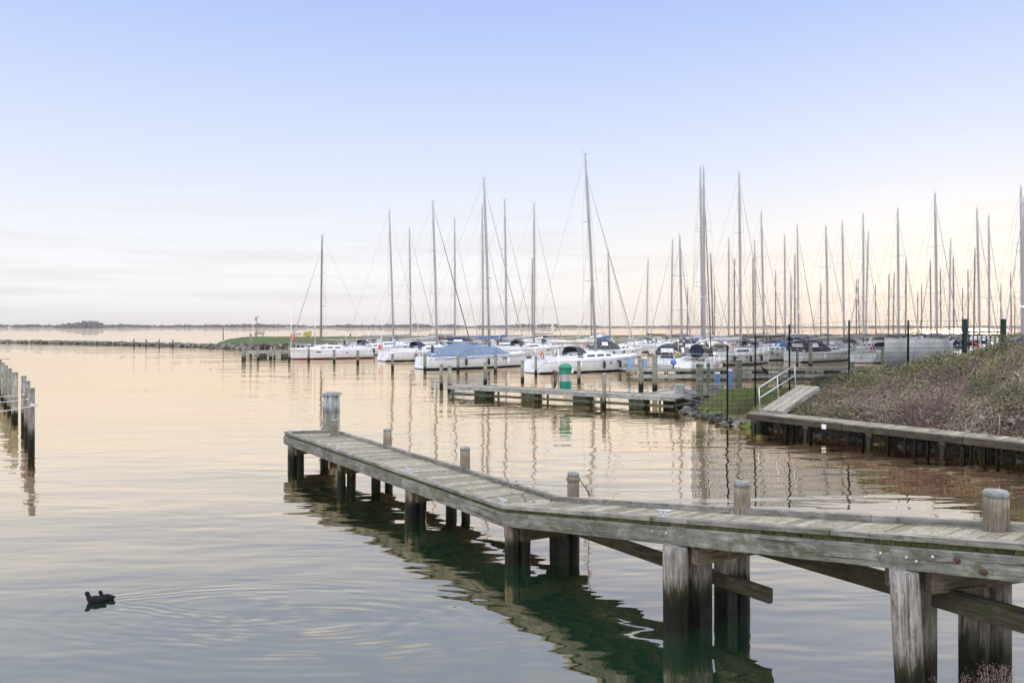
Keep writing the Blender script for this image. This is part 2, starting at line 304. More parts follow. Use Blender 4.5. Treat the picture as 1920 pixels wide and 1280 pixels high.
def ground_mat(name, cols, scale=3.0):
    m = mat(name, cols[0], 0.95, spec=0.1); g = NG(m); v = g.pos((scale,)*3)
    n = g.noise(v, 1.0, 8, 0.7); c = g.mix(g.mr(n, 0.35, 0.65), cols[0], cols[1]); n2 = g.noise(v, 0.3, 5); c = g.mix(g.mr(n2, 0.45, 0.65), c, cols[2])
    if 'stone' in name: c = g.mix(1.0, c, g.mix(g.attr(), (0.45,)*3, (1.75,)*3), 'MULTIPLY')
    g.col(c); g.bump(n, 0.8, 0.05); return m
M['soil'] = ground_mat('bank_soil', ((0.05,0.038,0.03), (0.10,0.08,0.062), (0.06,0.055,0.032)))
M['turf'] = ground_mat('bank_turf', ((0.13,0.19,0.04), (0.20,0.25,0.07), (0.17,0.15,0.08)), 2)
M['dike'] = ground_mat('dike_grass', ((0.075,0.105,0.045), (0.10,0.125,0.055), (0.11,0.11,0.055)), 0.3)
M['dikebrown'] = ground_mat('dike_rough_grass', ((0.10,0.11,0.05), (0.15,0.14,0.08), (0.13,0.12,0.07)), 0.3)
M['stone'] = ground_mat('riprap_stone', ((0.09,0.085,0.075), (0.22,0.21,0.19), (0.06,0.055,0.045)), 2.5)
M['stonedark'] = ground_mat('dark_stone', ((0.03,0.03,0.028), (0.10,0.10,0.095), (0.05,0.05,0.04)), 3)
M['wood_far'] = ground_mat('far_trees', ((0.06,0.055,0.055), (0.09,0.085,0.08), (0.075,0.07,0.065)), 0.01)
def ramp_mat(name, cols, rough=0.9):
    m = mat(name, cols[0], rough, spec=0.15); g = NG(m); r_ = g.n('ShaderNodeValToRGB'); r_.color_ramp.interpolation = 'CONSTANT'
    e = r_.color_ramp.elements; e[0].position = 0; e[0].color = tuple(cols[0])+(1,); e[1].position = 1.0/len(cols); e[1].color = tuple(cols[1])+(1,)
    for i, c in enumerate(cols[2:]): x = e.new((i+2)/len(cols)); x.color = tuple(c)+(1,)
    g.l(g.attr(), r_.inputs[0]); g.col(r_.outputs[0]); return m
M['twig'] = ramp_mat('bramble_twigs', [(0.27,0.20,0.17), (0.38,0.30,0.26), (0.14,0.085,0.09), (0.52,0.45,0.40), (0.25,0.19,0.165), (0.34,0.27,0.23), (0.21,0.13,0.14)])
M['leaf'] = ramp_mat('bramble_leaves', [(0.12,0.125,0.065), (0.17,0.165,0.09), (0.20,0.17,0.11), (0.085,0.10,0.05), (0.24,0.21,0.13), (0.16,0.135,0.095), (0.13,0.17,0.075), (0.42,0.27,0.07), (0.20,0.15,0.12), (0.13,0.09,0.085)])
M['grass'] = ramp_mat('grass_blades', [(0.15,0.24,0.04), (0.22,0.30,0.06), (0.30,0.31,0.10), (0.18,0.26,0.05), (0.36,0.32,0.16), (0.17,0.28,0.04)])
M['straw'] = ramp_mat('dry_grass', [(0.32,0.28,0.17), (0.42,0.36,0.25), (0.23,0.21,0.12), (0.19,0.21,0.08), (0.28,0.24,0.16)])

# ================================================================== SETTING
mb = MB(); S = 16000
for x0, x1 in ((-S, S),):
    mb.quad((x0,-60,0), (x1,-60,0), (x1,S,0), (x0,S,0))
tag(mb.build('lake_water', M['water']), kind='structure')

ICO = None
def rock(mb, c, r, seed, m=0, flat=0.7, sub=1):
    global ICO
    if ICO is None:
        bm = bmesh.new(); bmesh.ops.create_icosphere(bm, subdivisions=2, radius=1); a = ([v.co.copy() for v in bm.verts], [[v.index for v in f.verts] for f in bm.faces]); bm.free()
        bm = bmesh.new(); bmesh.ops.create_icosphere(bm, subdivisions=1, radius=1); b = ([v.co.copy() for v in bm.verts], [[v.index for v in f.verts] for f in bm.faces]); bm.free()
        ICO = {2: a, 1: b}
    q = random.Random(seed); vs, fs = ICO[sub]
    pl = [(Vector((q.gauss(0,1), q.gauss(0,1), q.gauss(0,1))).normalized(), q.uniform(0.3, 0.75)) for _ in range(10)]
    rot = Matrix.Rotation(q.uniform(0, 6.28), 3, 'Z'); n = len(mb.v); sx, sy = q.uniform(0.8, 1.4), q.uniform(0.7, 1.1); rr = q.random()
    for v in vs:
        p = v.copy()
        for d, h in pl:
            t = p.dot(d)
            if t > h: p -= d*(t-h)
        p = rot @ Vector((p.x*sx, p.y*sy, p.z*flat)); mb.v.append(Vector(c)+p*r*1.25)
    for f in fs: mb.face([n+i for i in f], m, rr)

# far shore: low land strip and its woods, several kilometres off
mb = MB()
for i in range(60):
    x0, x1 = -4200+i*150, -4050+i*150
    y0 = 2750; zz = 1.2
    mb.quad((x0,y0,0.05), (x1,y0,0.05), (x1,y0+30,zz), (x0,y0+30,zz)); mb.quad((x0,y0+30,zz), (x1,y0+30,zz), (x1,y0+500,zz), (x0,y0+500,zz))
tag(mb.build('far_shore', M['dikebrown']), kind='structure')
q = random.Random(3); mb = MB()
for i in range(2300):
    x = q.uniform(-3600, 3600); px = 960+1400*x/2800
    h = 9+5.5*noise.noise(Vector((x*0.0035, 0, 0)))+5*noise.noise(Vector((x*0.015, 3, 0)))
    if px > 1050: h *= 0.62
    if px > 1250 and noise.noise(Vector((x*0.004, 9, 0))) < 0.0: h *= 0.55
    h = max(3.5, h)*q.uniform(0.75, 1.2); w = q.uniform(7, 17); y = q.uniform(2795, 2900)
    rock(mb, (x, y, 1+h*0.5), 1.0, i, sub=1)
    vs = mb.v[-12*1 if False else -42 if False else -len(ICO[1][0]):]
    k = len(ICO[1][0])
    for j in range(len(mb.v)-k, len(mb.v)):
        d = mb.v[j]-Vector((x, y, 1+h*0.5)); mb.v[j] = Vector((x+d.x*w*0.8, y+d.y*w*0.6, 1+h*0.5+d.z*h*0.85))
tag(mb.build('far_woods', M['wood_far']), 'long dark line of bare woods along the far shore', 'woods', kind='stuff')
# wooded islet at the left
mb = MB()
for i in range(260):
    u = q.uniform(-1, 1); x = P(152, 2450).x + u*86; h = (17*(1-abs(u)**3)+3)*q.uniform(0.6, 1.05)*(1.25 if 0.25 < u < 0.7 else 0.85); w = q.uniform(4, 9); y = 2450+q.uniform(-25, 25)
    h = min(h, 21); k0 = len(mb.v); rock(mb, (x, y, h*0.5), 1.0, 900+i, sub=1)
    for j in range(k0, len(mb.v)):
        d = mb.v[j]-Vector((x, y, h*0.5)); mb.v[j] = Vector((x+d.x*w, y+d.y*w, h*0.5+d.z*h*0.8))
tag(mb.build('islet_woods', M['wood_far']), 'dark wooded islet low on the water at the far left', 'woods', kind='stuff')
for i, (px, hh) in enumerate(((182, 10.5), (254, 10), (321, 9.5), (384.6, 16), (446.6, 14), (66, 6))):
    Y = 4300; b = P(px, Y, 0); hub = ZAT(611-hh, Y)
    t = thing('wind_turbine', ['tiny wind turbine rising behind the wooded islet', 'tiny wind turbine on the far shore just right of the islet', 'tiny wind turbine above the far woods, straight above the row of four posts',
        'taller tiny wind turbine left of the striped post', 'tiny wind turbine between the striped post and the lamp post', 'faint wind turbine at the far left of the shore'][i], 'wind turbine', b, group='wind turbines on the far shore')
    a = MB(); a.tube([b, b+Vector((0,0,hub))], [2.4, 1.4], 6); a.build('tower', M['paintw'], t)
    for k in range(3):
        an = R(20+i*37+k*120); a = MB(); hp = b+Vector((0,-4,hub)); a.tube([hp, hp+Vector((math.cos(an)*26, 0, math.sin(an)*26))], [1.3, 0.4], 4); a.build('blade', M['paintw'], t)

# breakwater of stones running from the left to the grassy dike
bw = [(-260,642,189),(0,642.5,183),(150,644.5,172),(250,647,160),(340,649.5,149.5),(420,653,137),(462,656,128)]
def along(tab, px):
    for (a, b) in zip(tab, tab[1:]):
        if a[0] <= px <= b[0]: t = (px-a[0])/(b[0]-a[0]); return [u+(v-u)*t for u, v in zip(a, b)]
    return tab[-1] if px > tab[-1][0] else tab[0]
mb = MB()
for i in range(3400):
    px = q.uniform(-260, 468); Y = along(bw, px)[2]; d = q.uniform(0, 1); hz = 0.62+0.14*noise.noise(Vector((px*0.05, 0, 0)))
    w = 2.2 if px < 300 else 3.6; yy = Y+d*w; z = hz*math.sin(math.pi*min(1, d*0.75+0.12))
    rock(mb, P(px, yy, z-0.18), q.uniform(0.22, 0.5), i, sub=1)
tag(mb.build('breakwater_stones', M['stone']), 'long low breakwater of grey stones on the left', 'breakwater', kind='stuff')

# grassy dike behind the marina
sp = [(398,146,0.1,8),(412,147,1.0,10),(430,148,1.55,12),(452,149,1.85,14),(490,150,2.0,16),(560,153,1.95,16),(640,158,1.9,16),(760,168,1.9,16),(1000,186,1.8,16),(1300,200,1.75,16),(1700,210,1.7,16),(2300,222,1.7,16)]
def strip(sp_, m0):
    mb = MB(); K = 14; rows = []
    pts = []
    for i in range(len(sp_)-1):
        n_ = 8
        for k in range(n_): t = k/n_; pts.append([a+(b-a)*t for a, b in zip(sp_[i], sp_[i+1])])
    pts.append(list(sp_[-1]))
    for (px, Y, z, w) in pts:
        row = []
        for k in range(K+1):
            u = k/K; yy = Y-w*0.5+u*w; zz = -0.2+(z+0.2)*min(1, max(0, math.sin(math.pi*u)))**0.7+0.08*noise.noise(Vector((px*0.05, yy*0.4, 0)))
            row.append(len(mb.v)); mb.v.append(P(px, yy, zz))
        rows.append(row)
    for a, b in zip(rows, rows[1:]):
        for k in range(K): mb.face([a[k], b[k], b[k+1], a[k+1]], m0, 0.5, True)
    return mb
o = strip(sp, 0).build('grassy_dike', [M['dike'], M['dikebrown']]); tag(o, kind='structure')
for p in o.data.polygons:
    c = p.center; pxx = 960+1400*c.x/max(1, c.y)
    if pxx > 640+25*math.sin(c.x): p.material_index = 1
mb = MB()   # stone foot of the dike
for i in range(700):
    px = q.uniform(395, 780); Y = along([(s_[0], s_[1]-s_[3]*0.5) for s_ in sp], px)[1]; rock(mb, P(px, Y+q.uniform(-1.0, 1.4), q.uniform(-0.1, 0.55)), q.uniform(0.25, 0.6), 5000+i, sub=1)
tag(mb.build('dike_foot_stones', M['stone']), 'grey stones along the waterline of the grassy dike', 'stones', kind='stuff')

# right-hand bank: mound of brambles, grass tip and shoreline
Q0 = Vector((9.3,29.2)); qd = (Vector((14.96,21.8))-Q0).normalized(); qn = Vector((-qd.y, qd.x))
if qn.x < 0: qn = -qn
Q2 = Q0+qd*24
SH = [Q0-qd*0.3, Vector((8.9,31.5)), Vector((8.45,33.6)), Vector((8.3,35.2)), Vector((9.0,36.8)), Vector((11.5,37.6)), Vector((16,38.2)), Vector((24,39)), Vector((60,41))]
def segd(p, a, b):
    t = max(0, min(1, (p-a).dot(b-a)/(b-a).length_squared)); return (p-(a+(b-a)*t)).length
def inside(p):
    poly = SH+[Vector((60,5)), Q2]; c = False; j = len(poly)-1
    for i in range(len(poly)):
        a, b = poly[i], poly[j]
        if (a.y > p.y) != (b.y > p.y) and p.x < (b.x-a.x)*(p.y-a.y)/(b.y-a.y)+a.x: c = not c
        j = i
    return c
def interp(tab, x):
    if x <= tab[0][0]: return tab[0][1]
    for (a, b) in zip(tab, tab[1:]):
        if x <= b[0]: return a[1]+(b[1]-a[1])*(x-a[0])/(b[0]-a[0])
    return tab[-1][1]
RT = [(-3,0.95),(-1,1.1),(0.5,1.38),(2,1.75),(4.3,2.25),(7.3,3.05),(9,3.3),(12,3.5)]
def sm(a, b, x): t = max(0, min(1, (x-a)/(b-a))); return t*t*(3-2*t)
def ground_z(x, y, rough=True):
    p = Vector((x, y)); s = (p-Q0).dot(qd); d = (p-Q0).dot(qn)
    e = min(segd(p, a, b) for a, b in zip(SH, SH[1:]))
    if not inside(p): e = -e if d > 0 else -abs(d)
    r_ = interp(RT, s); z = 0.55+(r_-0.55)*(0.22*sm(1.0, 1.8, d)+0.78*sm(1.2, 5.2, d))
    if d > 6.5: z = z-(z-min(z, 2.3))*sm(6.5, 9, d)
    z = min(z, -0.05+e*0.62) if e > 0 else -0.05+e*0.8
    if -0.4 < s: z = min(z, -0.25+max(0, d-0.3)*0.75) if d < 1.02 else min(z, 0.30+(d-1.02)*1.6)
    z = max(z, -1.2)
    if rough and z > 0.1: z += 0.22*noise.noise(Vector((x*0.8, y*0.8, 0)))*min(1, max(0, z))+0.05*noise.noise(Vector((x*3, y*3, 2)))
    return z
mb = MB(); gx = [6.5+0.3*i for i in range(115)]; gy = [8+0.3*j for j in range(113)]; idx = {}
for i, x in enumerate(gx):
    for j, y in enumerate(gy): idx[i, j] = len(mb.v); mb.v.append(Vector((x, y, ground_z(x, y))))
for i in range(len(gx)-1):
    for j in range(len(gy)-1):
        x, y = gx[i], gy[j]; zz = mb.v[idx[i, j]].z
        if max(mb.v[idx[i+a, j+b]].z for a in (0,1) for b in (0,1)) < -0.6: continue
        p = Vector((x, y)); s = (p-Q0).dot(qd)
        mb.face([idx[i,j], idx[i+1,j], idx[i+1,j+1], idx[i,j+1]], 0 if s > -0.3+1.5*noise.noise(Vector((x*0.6,y*0.6,0))) else 1, 0.5, True)
tag(mb.build('bank_ground', [M['soil'], M['turf']]), kind='structure')
# bank under the photographer, where the jetty comes ashore
mb = MB(); idx = {}
for i in range(46):
    for j in range(26):
        x, y = -18+i*0.9, -14+j*0.8
        sh = 4.2+0.5*noise.noise(Vector((x*0.3, 0, 5)))+(1.6*sm(7, 10, x)); z = 2.25-max(0, y-(sh-2.6))*0.85; z = max(-1.5, min(2.25, z))+0.06*noise.noise(Vector((x, y, 0)))
        idx[i, j] = len(mb.v); mb.v.append(Vector((x, y, z)))
for i in range(45):
    for j in range(25): mb.face([idx[i,j], idx[i+1,j], idx[i+1,j+1], idx[i,j+1]], 0, 0.5, True)
tag(mb.build('near_bank_ground', [M['turf']]), kind='structure')

# ================================================================== BRAMBLES, GRASS, STONES
def rndp(q, test, n, box_):
    c = 0; k = 0
    while c < n and k < n*30:
        k += 1; x, y = q.uniform(box_[0], box_[1]), q.uniform(box_[2], box_[3]); p = Vector((x, y)); s = (p-Q0).dot(qd); d = (p-Q0).dot(qn)
        if test(x, y, s, d): c += 1; yield x, y, s, d
q = random.Random(11); mb = MB()
def vis(x, y): return 400*1.2 < 960+1400*x/y-960+960 < 2080
T1 = lambda x, y, s, d: d > 1.0 and d < 9.0 and s > -0.2 and s < 12 and vis(x, y)
for x, y, s, d in rndp(q, T1, 17000, (9, 30, 14, 36)):
    z = ground_z(x, y)
    if s < 2.2 and d < 2.6 and q.random() < 0.5: continue
    a = q.uniform(0, 6.28); l = q.uniform(0.18, 0.8); hgt = q.uniform(0.03, 0.3)*(0.6 if s < 1.5 else 1)*(0.7+0.9*max(0, noise.noise(Vector((x*0.6, y*0.6, 31))))); p0 = Vector((x, y, z-0.02)); dv = Vector((math.cos(a), math.sin(a), 0)); pts = []
    for k in range(5):
        t = k/4; pts.append(p0+dv*(l*t)+Vector((q.gauss(0,0.03), q.gauss(0,0.03), hgt*math.sin(math.pi*min(1, t*0.8+0.1))+q.gauss(0,0.015)+(ground_z(x+dv.x*l, y+dv.y*l, False)-ground_z(x, y, False))*t)))
    cn = 1.5*noise.noise(Vector((x*0.5, y*0.5, 21)))+0.16*q.gauss(0, 1)
    rr_ = q.choice((0.35, 0.93, 0.93, 0.05)) if cn < -0.12 else q.choice((0.05, 0.65, 0.2, 0.8)) if cn < 0.2 else q.choice((0.2, 0.5, 0.8, 0.2)); th = q.choice((0.55, 0.7, 0.7, 1.0))
    mb.tube(pts, [0.009*th, 0.008*th, 0.007*th, 0.006*th, 0.003*th], 3, 0, rr_, caps=False, sm=False)
def leafat(mb, c, sz, q, m, r=None):
    n = Vector((q.gauss(0,1), q.gauss(0,1)-0.5, q.gauss(0,1)+0.9)).normalized(); a = n.cross(Vector((q.gauss(0,1), q.gauss(0,1), q.gauss(0,1)))).normalized(); b = n.cross(a)
    mb.quad(c-a*sz, c-b*sz*0.6, c+a*sz, c+b*sz*0.6, m, q.random() if r is None else r)
for x, y, s, d in rndp(q, T1, 52000, (9, 30, 14, 36)):
    cl = noise.noise(Vector((x*0.7, y*0.7, 4)))+0.45*sm(3.0, 5.5, d)-0.2*sm(1, 5, s)*(1-sm(3, 5, d))
    g_ = 0.5+0.5*cl; z = ground_z(x, y)
    if q.random() > 0.35+g_*0.7: continue
    if cl > 0.0: r = q.choice((0.05, 0.15, 0.35, 0.65, 0.45, 0.55, 0.25, 0.85, 0.75 if q.random() < 0.25 else 0.35))
    else: r = q.choice((0.25, 0.45, 0.55, 0.85, 0.95, 0.15, 0.45))
    leafat(mb, Vector((x, y, z+q.uniform(0.0, 0.26+0.5*max(0, cl)*sm(2, 5, d)))), q.uniform(0.022, 0.058), q, 1, r)
# rank dry grass stalks
for x, y, s, d in rndp(q, T1, 9000, (9, 30, 14, 36)):
    if noise.noise(Vector((x*0.5, y*0.5, 8))) < -0.05: continue
    z = ground_z(x, y); h_ = q.uniform(0.12, 0.4); w = 0.008; a = q.uniform(0, 3.1); dx = Vector((math.cos(a)*w, math.sin(a)*w, 0)); tp = Vector((x+q.gauss(0,0.12), y+q.gauss(0,0.12), z+h_)); b0 = Vector((x, y, z-0.02))
    mb.tri(b0-dx, b0+dx, tp, 2)
def arch(x, y, l, a, h_, r_, th):
    z = ground_z(x, y, False); dv = Vector((math.cos(a), math.sin(a), 0)); k2 = 8; pts = []
    for k in range(k2+1):
        t = k/k2; p = Vector((x, y, 0))+dv*(l*t)+Vector((-dv.y, dv.x, 0))*(0.12*l*math.sin(t*3)); pts.append(Vector((p.x, p.y, max(ground_z(p.x, p.y, False), z*(1-t))+h_*math.sin(math.pi*min(1, 0.1+t*0.85))+0.03)))
    mb.tube(pts, [th*(1-0.7*k/k2) for k in range(k2+1)], 4, 0, r_, caps=False)
for x, y, s, d in rndp(q, T1, 260, (9, 30, 14, 36)): arch(x, y, q.uniform(0.4, 1.3), q.uniform(0, 6.28), q.uniform(0.04, 0.22), q.choice((0.5, 0.2, 0.8, 0.8)), q.uniform(0.006, 0.010))
# separate low shrubs: dark plum thickets, olive bramble cushions, straw tussocks
SHR = [(P(1735,25.5),0.95,0),(P(1700,25.2),0.6,0),(P(1560,27.6),0.6,1),(P(1620,29.4),0.8,1),(P(1500,29.0),0.5,1),(P(1790,27.0),0.8,1),(P(1850,27.2),0.9,1),(P(1895,24.2),0.6,1),(P(1905,22.6),0.45,3),(P(1820,23.5),0.5,2),(P(1660,26.0),0.5,2),
       (P(1580,26.9),0.55,0),(P(1880,25.6),0.7,2),(P(1745,28.6),0.7,1),(P(1690,29.6),0.6,1),(P(1535,27.4),0.4,2),(P(1640,25.6),0.4,3),(P(1780,24.0),0.5,0),(P(1840,25.4),0.5,1),(P(1470,28.7),0.35,2)]
for (c, R_, kind) in SHR:
    n_ = int(700*R_)
    for k in range(n_):
        u = q.random()**0.5*R_; a = q.uniform(0, 6.28); x, y = c.x+math.cos(a)*u, c.y+math.sin(a)*u; z = ground_z(x, y, False); top = 0.16+0.42*R_*max(0, 1-(u/R_)**2)
        if kind in (0, 2):
            lean = Vector((math.cos(a)*0.12+q.gauss(0,0.07), math.sin(a)*0.12+q.gauss(0,0.07), top*q.uniform(0.6, 1.05))); p0 = Vector((x, y, z)); mb.tube([p0, p0+lean*0.5+Vector((q.gauss(0,0.02),q.gauss(0,0.02),0)), p0+lean], [0.006,0.005,0.003], 3, 0 if kind == 0 else 2, q.choice((0.35, 0.93, 0.35)) if kind == 0 else q.random(), caps=False, sm=False)
        else:
            for _ in range(2): leafat(mb, Vector((x+q.gauss(0,0.04), y+q.gauss(0,0.04), z+top*q.uniform(0.3, 1.0))), q.uniform(0.022, 0.045), q, 1, q.choice((0.05, 0.15, 0.65, 0.35, 0.05, 0.75 if q.random() < 0.2 else 0.15)) if kind == 1 else q.choice((0.65, 0.65, 0.75)))
tag(mb.build('bramble_thicket', [M['twig'], M['leaf'], M['straw']]), 'tangled brown brambles with green and yellow leaves covering the mound', 'brambles', kind='stuff')
mb = MB()
T2 = lambda x, y, s, d: s < 0.9 and ground_z(x, y, False) > 0.22 and vis(x, y)
for x, y, s, d in rndp(q, T2, 26000, (8.2, 22, 28, 38.5)):
    z = ground_z(x, y); dead = (z < 0.7 and q.random() < 0.75) or (noise.noise(Vector((x*0.8, y*0.8, 1))) > 0.2 and q.random() < 0.7)
    h_ = q.uniform(0.06, 0.20)*(1.5 if dead else 1); a = q.uniform(0, 3.1); w = 0.009; dx = Vector((math.cos(a)*w, math.sin(a)*w, 0)); b0 = Vector((x, y, z-0.02))
    mb.tri(b0-dx, b0+dx, b0+Vector((q.gauss(0,0.05), q.gauss(0,0.05), h_)), 1 if dead else 0)
tag(mb.build('bank_grass', [M['grass'], M['straw']]), 'short green and straw coloured grass beside the ramp', 'grass', kind='stuff')
# stones lying along the tip of the bank
k = 0
for i in range(90):
    t = i/89; a = along([(0,)+tuple(SH[0]+Vector((-0.1,0.4))), (1,)+tuple(SH[1]), (2,)+tuple(SH[2]), (3,)+tuple(SH[3]), (4,)+tuple(SH[4])], t*3.6)
    p = Vector((a[1]+q.uniform(-0.45, 0.35), a[2]+q.uniform(-0.3, 0.3))); mb = MB(); r_ = q.uniform(0.09, 0.21); b0 = Vector((p.x, p.y, 0))
    mb.v = []; rock(mb, (p.x, p.y, max(0.02, ground_z(p.x, p.y, False))+r_*0.25), r_, 300+i, sub=2)
    o = mb.build('shore_stone', M['stone']); c = sum((v.co for v in o.data.vertices), Vector())/len(o.data.vertices)
    for v in o.data.vertices: v.co -= c
    o.location = c; tag(o, 'grey angular stone lying at the waterline around the grassy tip of the bank', 'stone', 'stones around the tip of the bank')
mb = MB()   # dark stones under the quay
for i in range(620):
    s = q.uniform(-0.2, 16); d = q.uniform(0.35, 1.1); p = Q0+qd*s+qn*d; rock(mb, (p.x, p.y, -0.1+(d-0.35)*0.45+q.uniform(-0.05, 0.08)), q.uniform(0.1, 0.24), 700+i, sub=1)
tag(mb.build('quay_stones', M['stonedark']), 'dark stones heaped under the timber quay', 'stones', kind='stuff')
mb = MB()
for i in range(150):
    s = q.uniform(0.8, 14); d = q.uniform(1.05, 1.9); p = Q0+qd*s+qn*d; rock(mb, (p.x, p.y, ground_z(p.x, p.y, False)+0.02), q.uniform(0.05, 0.17), 1700+i, sub=1)
tag(mb.build('slope_stones', M['stone']), 'small grey stones at the foot of the bramble slope', 'stones', kind='stuff')

# ================================================================== TIMBER QUAY along the bank
def q3(s, d, z): p = Q0+qd*s+qn*d; return Vector((p.x, p.y, z))
QL = 20.0
t = thing('timber_quay', 'long low timber quay edging the bramble bank on the right', 'quay', q3(0,0,0))
mb = MB(); s = -0.05
while s < QL:
    w = q.uniform(0.135, 0.15); mb.beam(q3(s, 0.02, 0.6+q.uniform(-0.003,0.003)), q3(s, 0.98, 0.6+q.uniform(-0.003,0.003)), w, 0.04); s += w+0.008
mb.build('deck', M['plank'], t, 0.004)
mb = MB(); s = -0.1
while s < QL: l = 3.9; mb.beam(q3(s, -0.03, 0.475), q3(s+l-0.02, -0.03, 0.475), 0.09, 0.21); s += l
mb.build('edge_beam', M['brownbeam'], t, 0.008)
mb = MB(); s = -0.1
while s < QL: l = 3.9; mb.beam(q3(s, 0.02, 0.605), q3(s+l-0.02, 0.02, 0.605), 0.15, 0.05); s += l
mb.build('kerb', M['kerb'], t, 0.008)
s = 0.1
while s < QL:
    if q.random() < (0.15 if s < 4 else 0.6): mb = MB(); mb.beam(q3(s, 0.16, -0.5), q3(s, 0.16, 0.40+q.uniform(-0.05,0)), 0.13, 0.05, up=Vector((qd.x, qd.y, 0))); mb.build('sheet_board', M['pile'], t)
    s += q.uniform(0.2, 0.42)
for s in [0.15]+[2.35*i for i in range(1, 9)]:
    mb = MB(); mb.lathe([(0.1, -1), (0.1, 0.36)], q3(s, 0.03, 0), 10); mb.build('post', M['gpile'], t)
mb = MB()
def cleat(mb, c, dirv, sc_=1.0):
    d = Vector(dirv).normalized(); c = Vector(c)
    for e in (-1, 1): mb.tube([c+d*(0.035*e*sc_), c+d*(0.03*e*sc_)+Vector((0,0,0.07*sc_))], 0.013*sc_, 8)
    mb.tube([c-d*0.13*sc_+Vector((0,0,0.085*sc_)), c-d*0.06*sc_+Vector((0,0,0.075*sc_)), c+d*0.06*sc_+Vector((0,0,0.075*sc_)), c+d*0.13*sc_+Vector((0,0,0.085*sc_))], [0.009*sc_, 0.016*sc_, 0.016*sc_, 0.009*sc_], 8)
    mb.beam(c-d*0.07*sc_+Vector((0,0,0.006)), c+d*0.07*sc_+Vector((0,0,0.006)), 0.06*sc_, 0.012)
for s in (2.9, 4.7, 6.7, 8.4):
    mb = MB(); cleat(mb, q3(s, 0.05, 0.68), (qd.x, qd.y, 0), 0.8); mb.build('cleat', M['alu_dark'], t)
mb = MB(); mb.beam(q3(3.05, -0.09, 0.43), q3(3.22, -0.09, 0.43), 0.012, 0.17); mb.build('plate', M['paintw'], t)

# gangway ramp with handrail
a0, a1 = Vector((9.78,29.35,0.72)), Vector((11.75,30.65,1.58)); sd_ = Vector((0.60,-0.50,0)).normalized()
t = thing('access_ramp', 'weathered plank ramp with grey handrail leading from the quay up the bank', 'ramp', (9.8,29.3,0.65))
mb = MB(); ax = (a1-a0)
n_ = 16
for i in range(3):
    c = sd_*(-0.02+0.2933*(i+0.5)); mb.beam(a0+c, a1+c, 0.288, 0.03, r=q.uniform(0.4,0.6))
mb.build('walking_surface', M['dock'], t, 0.003)
mb = MB()
for o_ in (0.0, 0.84): mb.beam(a0+sd_*o_+Vector((0,0,-0.09)), a1+sd_*o_+Vector((0,0,-0.09)), 0.05, 0.14)
mb.beam(a0+Vector((-0.02,0,-0.09)), a0+sd_*0.84+Vector((-0.02,0,-0.09)), 0.04, 0.14); mb.build('side_beam', M['dockside'], t, 0.004)
pr = []
for k in (0.02, 0.5, 0.97):
    b0 = a0+ax*k-sd_*0.06; mb = MB(); mb.tube([b0+Vector((0,0,-0.05)), b0+Vector((-0.05,0,0.84))], 0.024, 8); mb.lathe([(0.05, 0), (0.05, 0.02)], b0, 10); mb.build('rail_post', M['galv'], t); pr.append(b0)
for nm, h_ in (('handrail', 0.86), ('middle_rail', 0.45)):
    mb = MB(); mb.tube([p+Vector((-0.05*h_, 0, h_)) for p in pr], 0.024, 8); mb.build(nm, M['galv'], t)

# ================================================================== MESH FENCE with gate
FP = [(1297,30.4,2.62,0.3,2.7),(1364,30.5,3.22,0.5,3.22),(1416,30.8,3.67,0.9,3.4),(1480,31.0,4.09,1.3,3.64),(1592,32,4.27,1.5,3.66),(1703,33,4.28,2.0,3.68),(1809,33.4,4.30,2.2,3.66)]
t = thing('mesh_fence', 'dark green welded mesh fence climbing from the water up over the bank', 'fence', P(1364,30.5,0.4))
for (px, Y, zt, zb, zm) in FP[1:-1]:
    mb = MB(); c = P(px, Y); mb.box((c.x, c.y, (zt+zb-0.4)/2), (0.06, 0.06, zt-zb+0.4), 0, 0, 0.5); mb.build('fence_post', M['fencegreen'], t, 0.004)
for (a, b) in zip(FP, FP[1:]):
    pa, pb = P(a[0], a[1]), P(b[0], b[1]); ln = (pb-pa).length; mb = MB(); n_ = max(4, int(ln/0.052)); zt = min(a[4], b[4]) if a[0] > 1300 else b[4]-0.3
    zt = max(a[4], b[4]) if a[0] >= 1416 else b[4]; zbot = min(a[3], b[3])-0.1
    off = Vector((0,-0.05,0))
    for i in range(n_+1):
        p = pa+(pb-pa)*(i/n_)+off; zg = max(zbot if a[0] < 1300 else ground_z(p.x, p.y, False)-0.05, zbot)
        mb.beam((p.x, p.y, zg), (p.x, p.y, zt), 0.017, 0.015, up=Vector((0,1,0)))
    z = zt-0.03
    while z > zbot: 
        mb.beam((pa.x, pa.y-0.062, z), (pb.x, pb.y-0.062, z), 0.009, 0.012); z -= 0.2
    mb.build('mesh_panel', M['fencewire'], t)
mb = MB()
for (a, b) in zip(FP[2:], FP[3:]):
    for k in (0.15, 0.42): mb.tube([P(a[0], a[1], a[2]-k+0.1), P(b[0], b[1], b[2]-k+0.1)], 0.005, 4)
mb.build('top_wire', M['fencewire'], t)
t = thing('fence_gate', 'green barred gate hung between two stout green posts on top of the mound', 'gate', P(1845,33.4,2.2))
for px in (1809, 1881):
    mb = MB(); c = P(px, 33.4); mb.box((c.x, c.y, 3.1), (0.165, 0.165, 2.44), 0, 0, 0.5); mb.box((c.x, c.y, 4.33), (0.18, 0.18, 0.02)); mb.build('gate_post', M['gategreen'], t, 0.006)
mb = MB(); x0, x1 = P(1815.5,33.4).x, P(1875,33.4).x
for z in (3.63, 3.70+0.06, 2.3): mb.beam((x0, 33.4, z), (x1, 33.4, z), 0.05, 0.05)
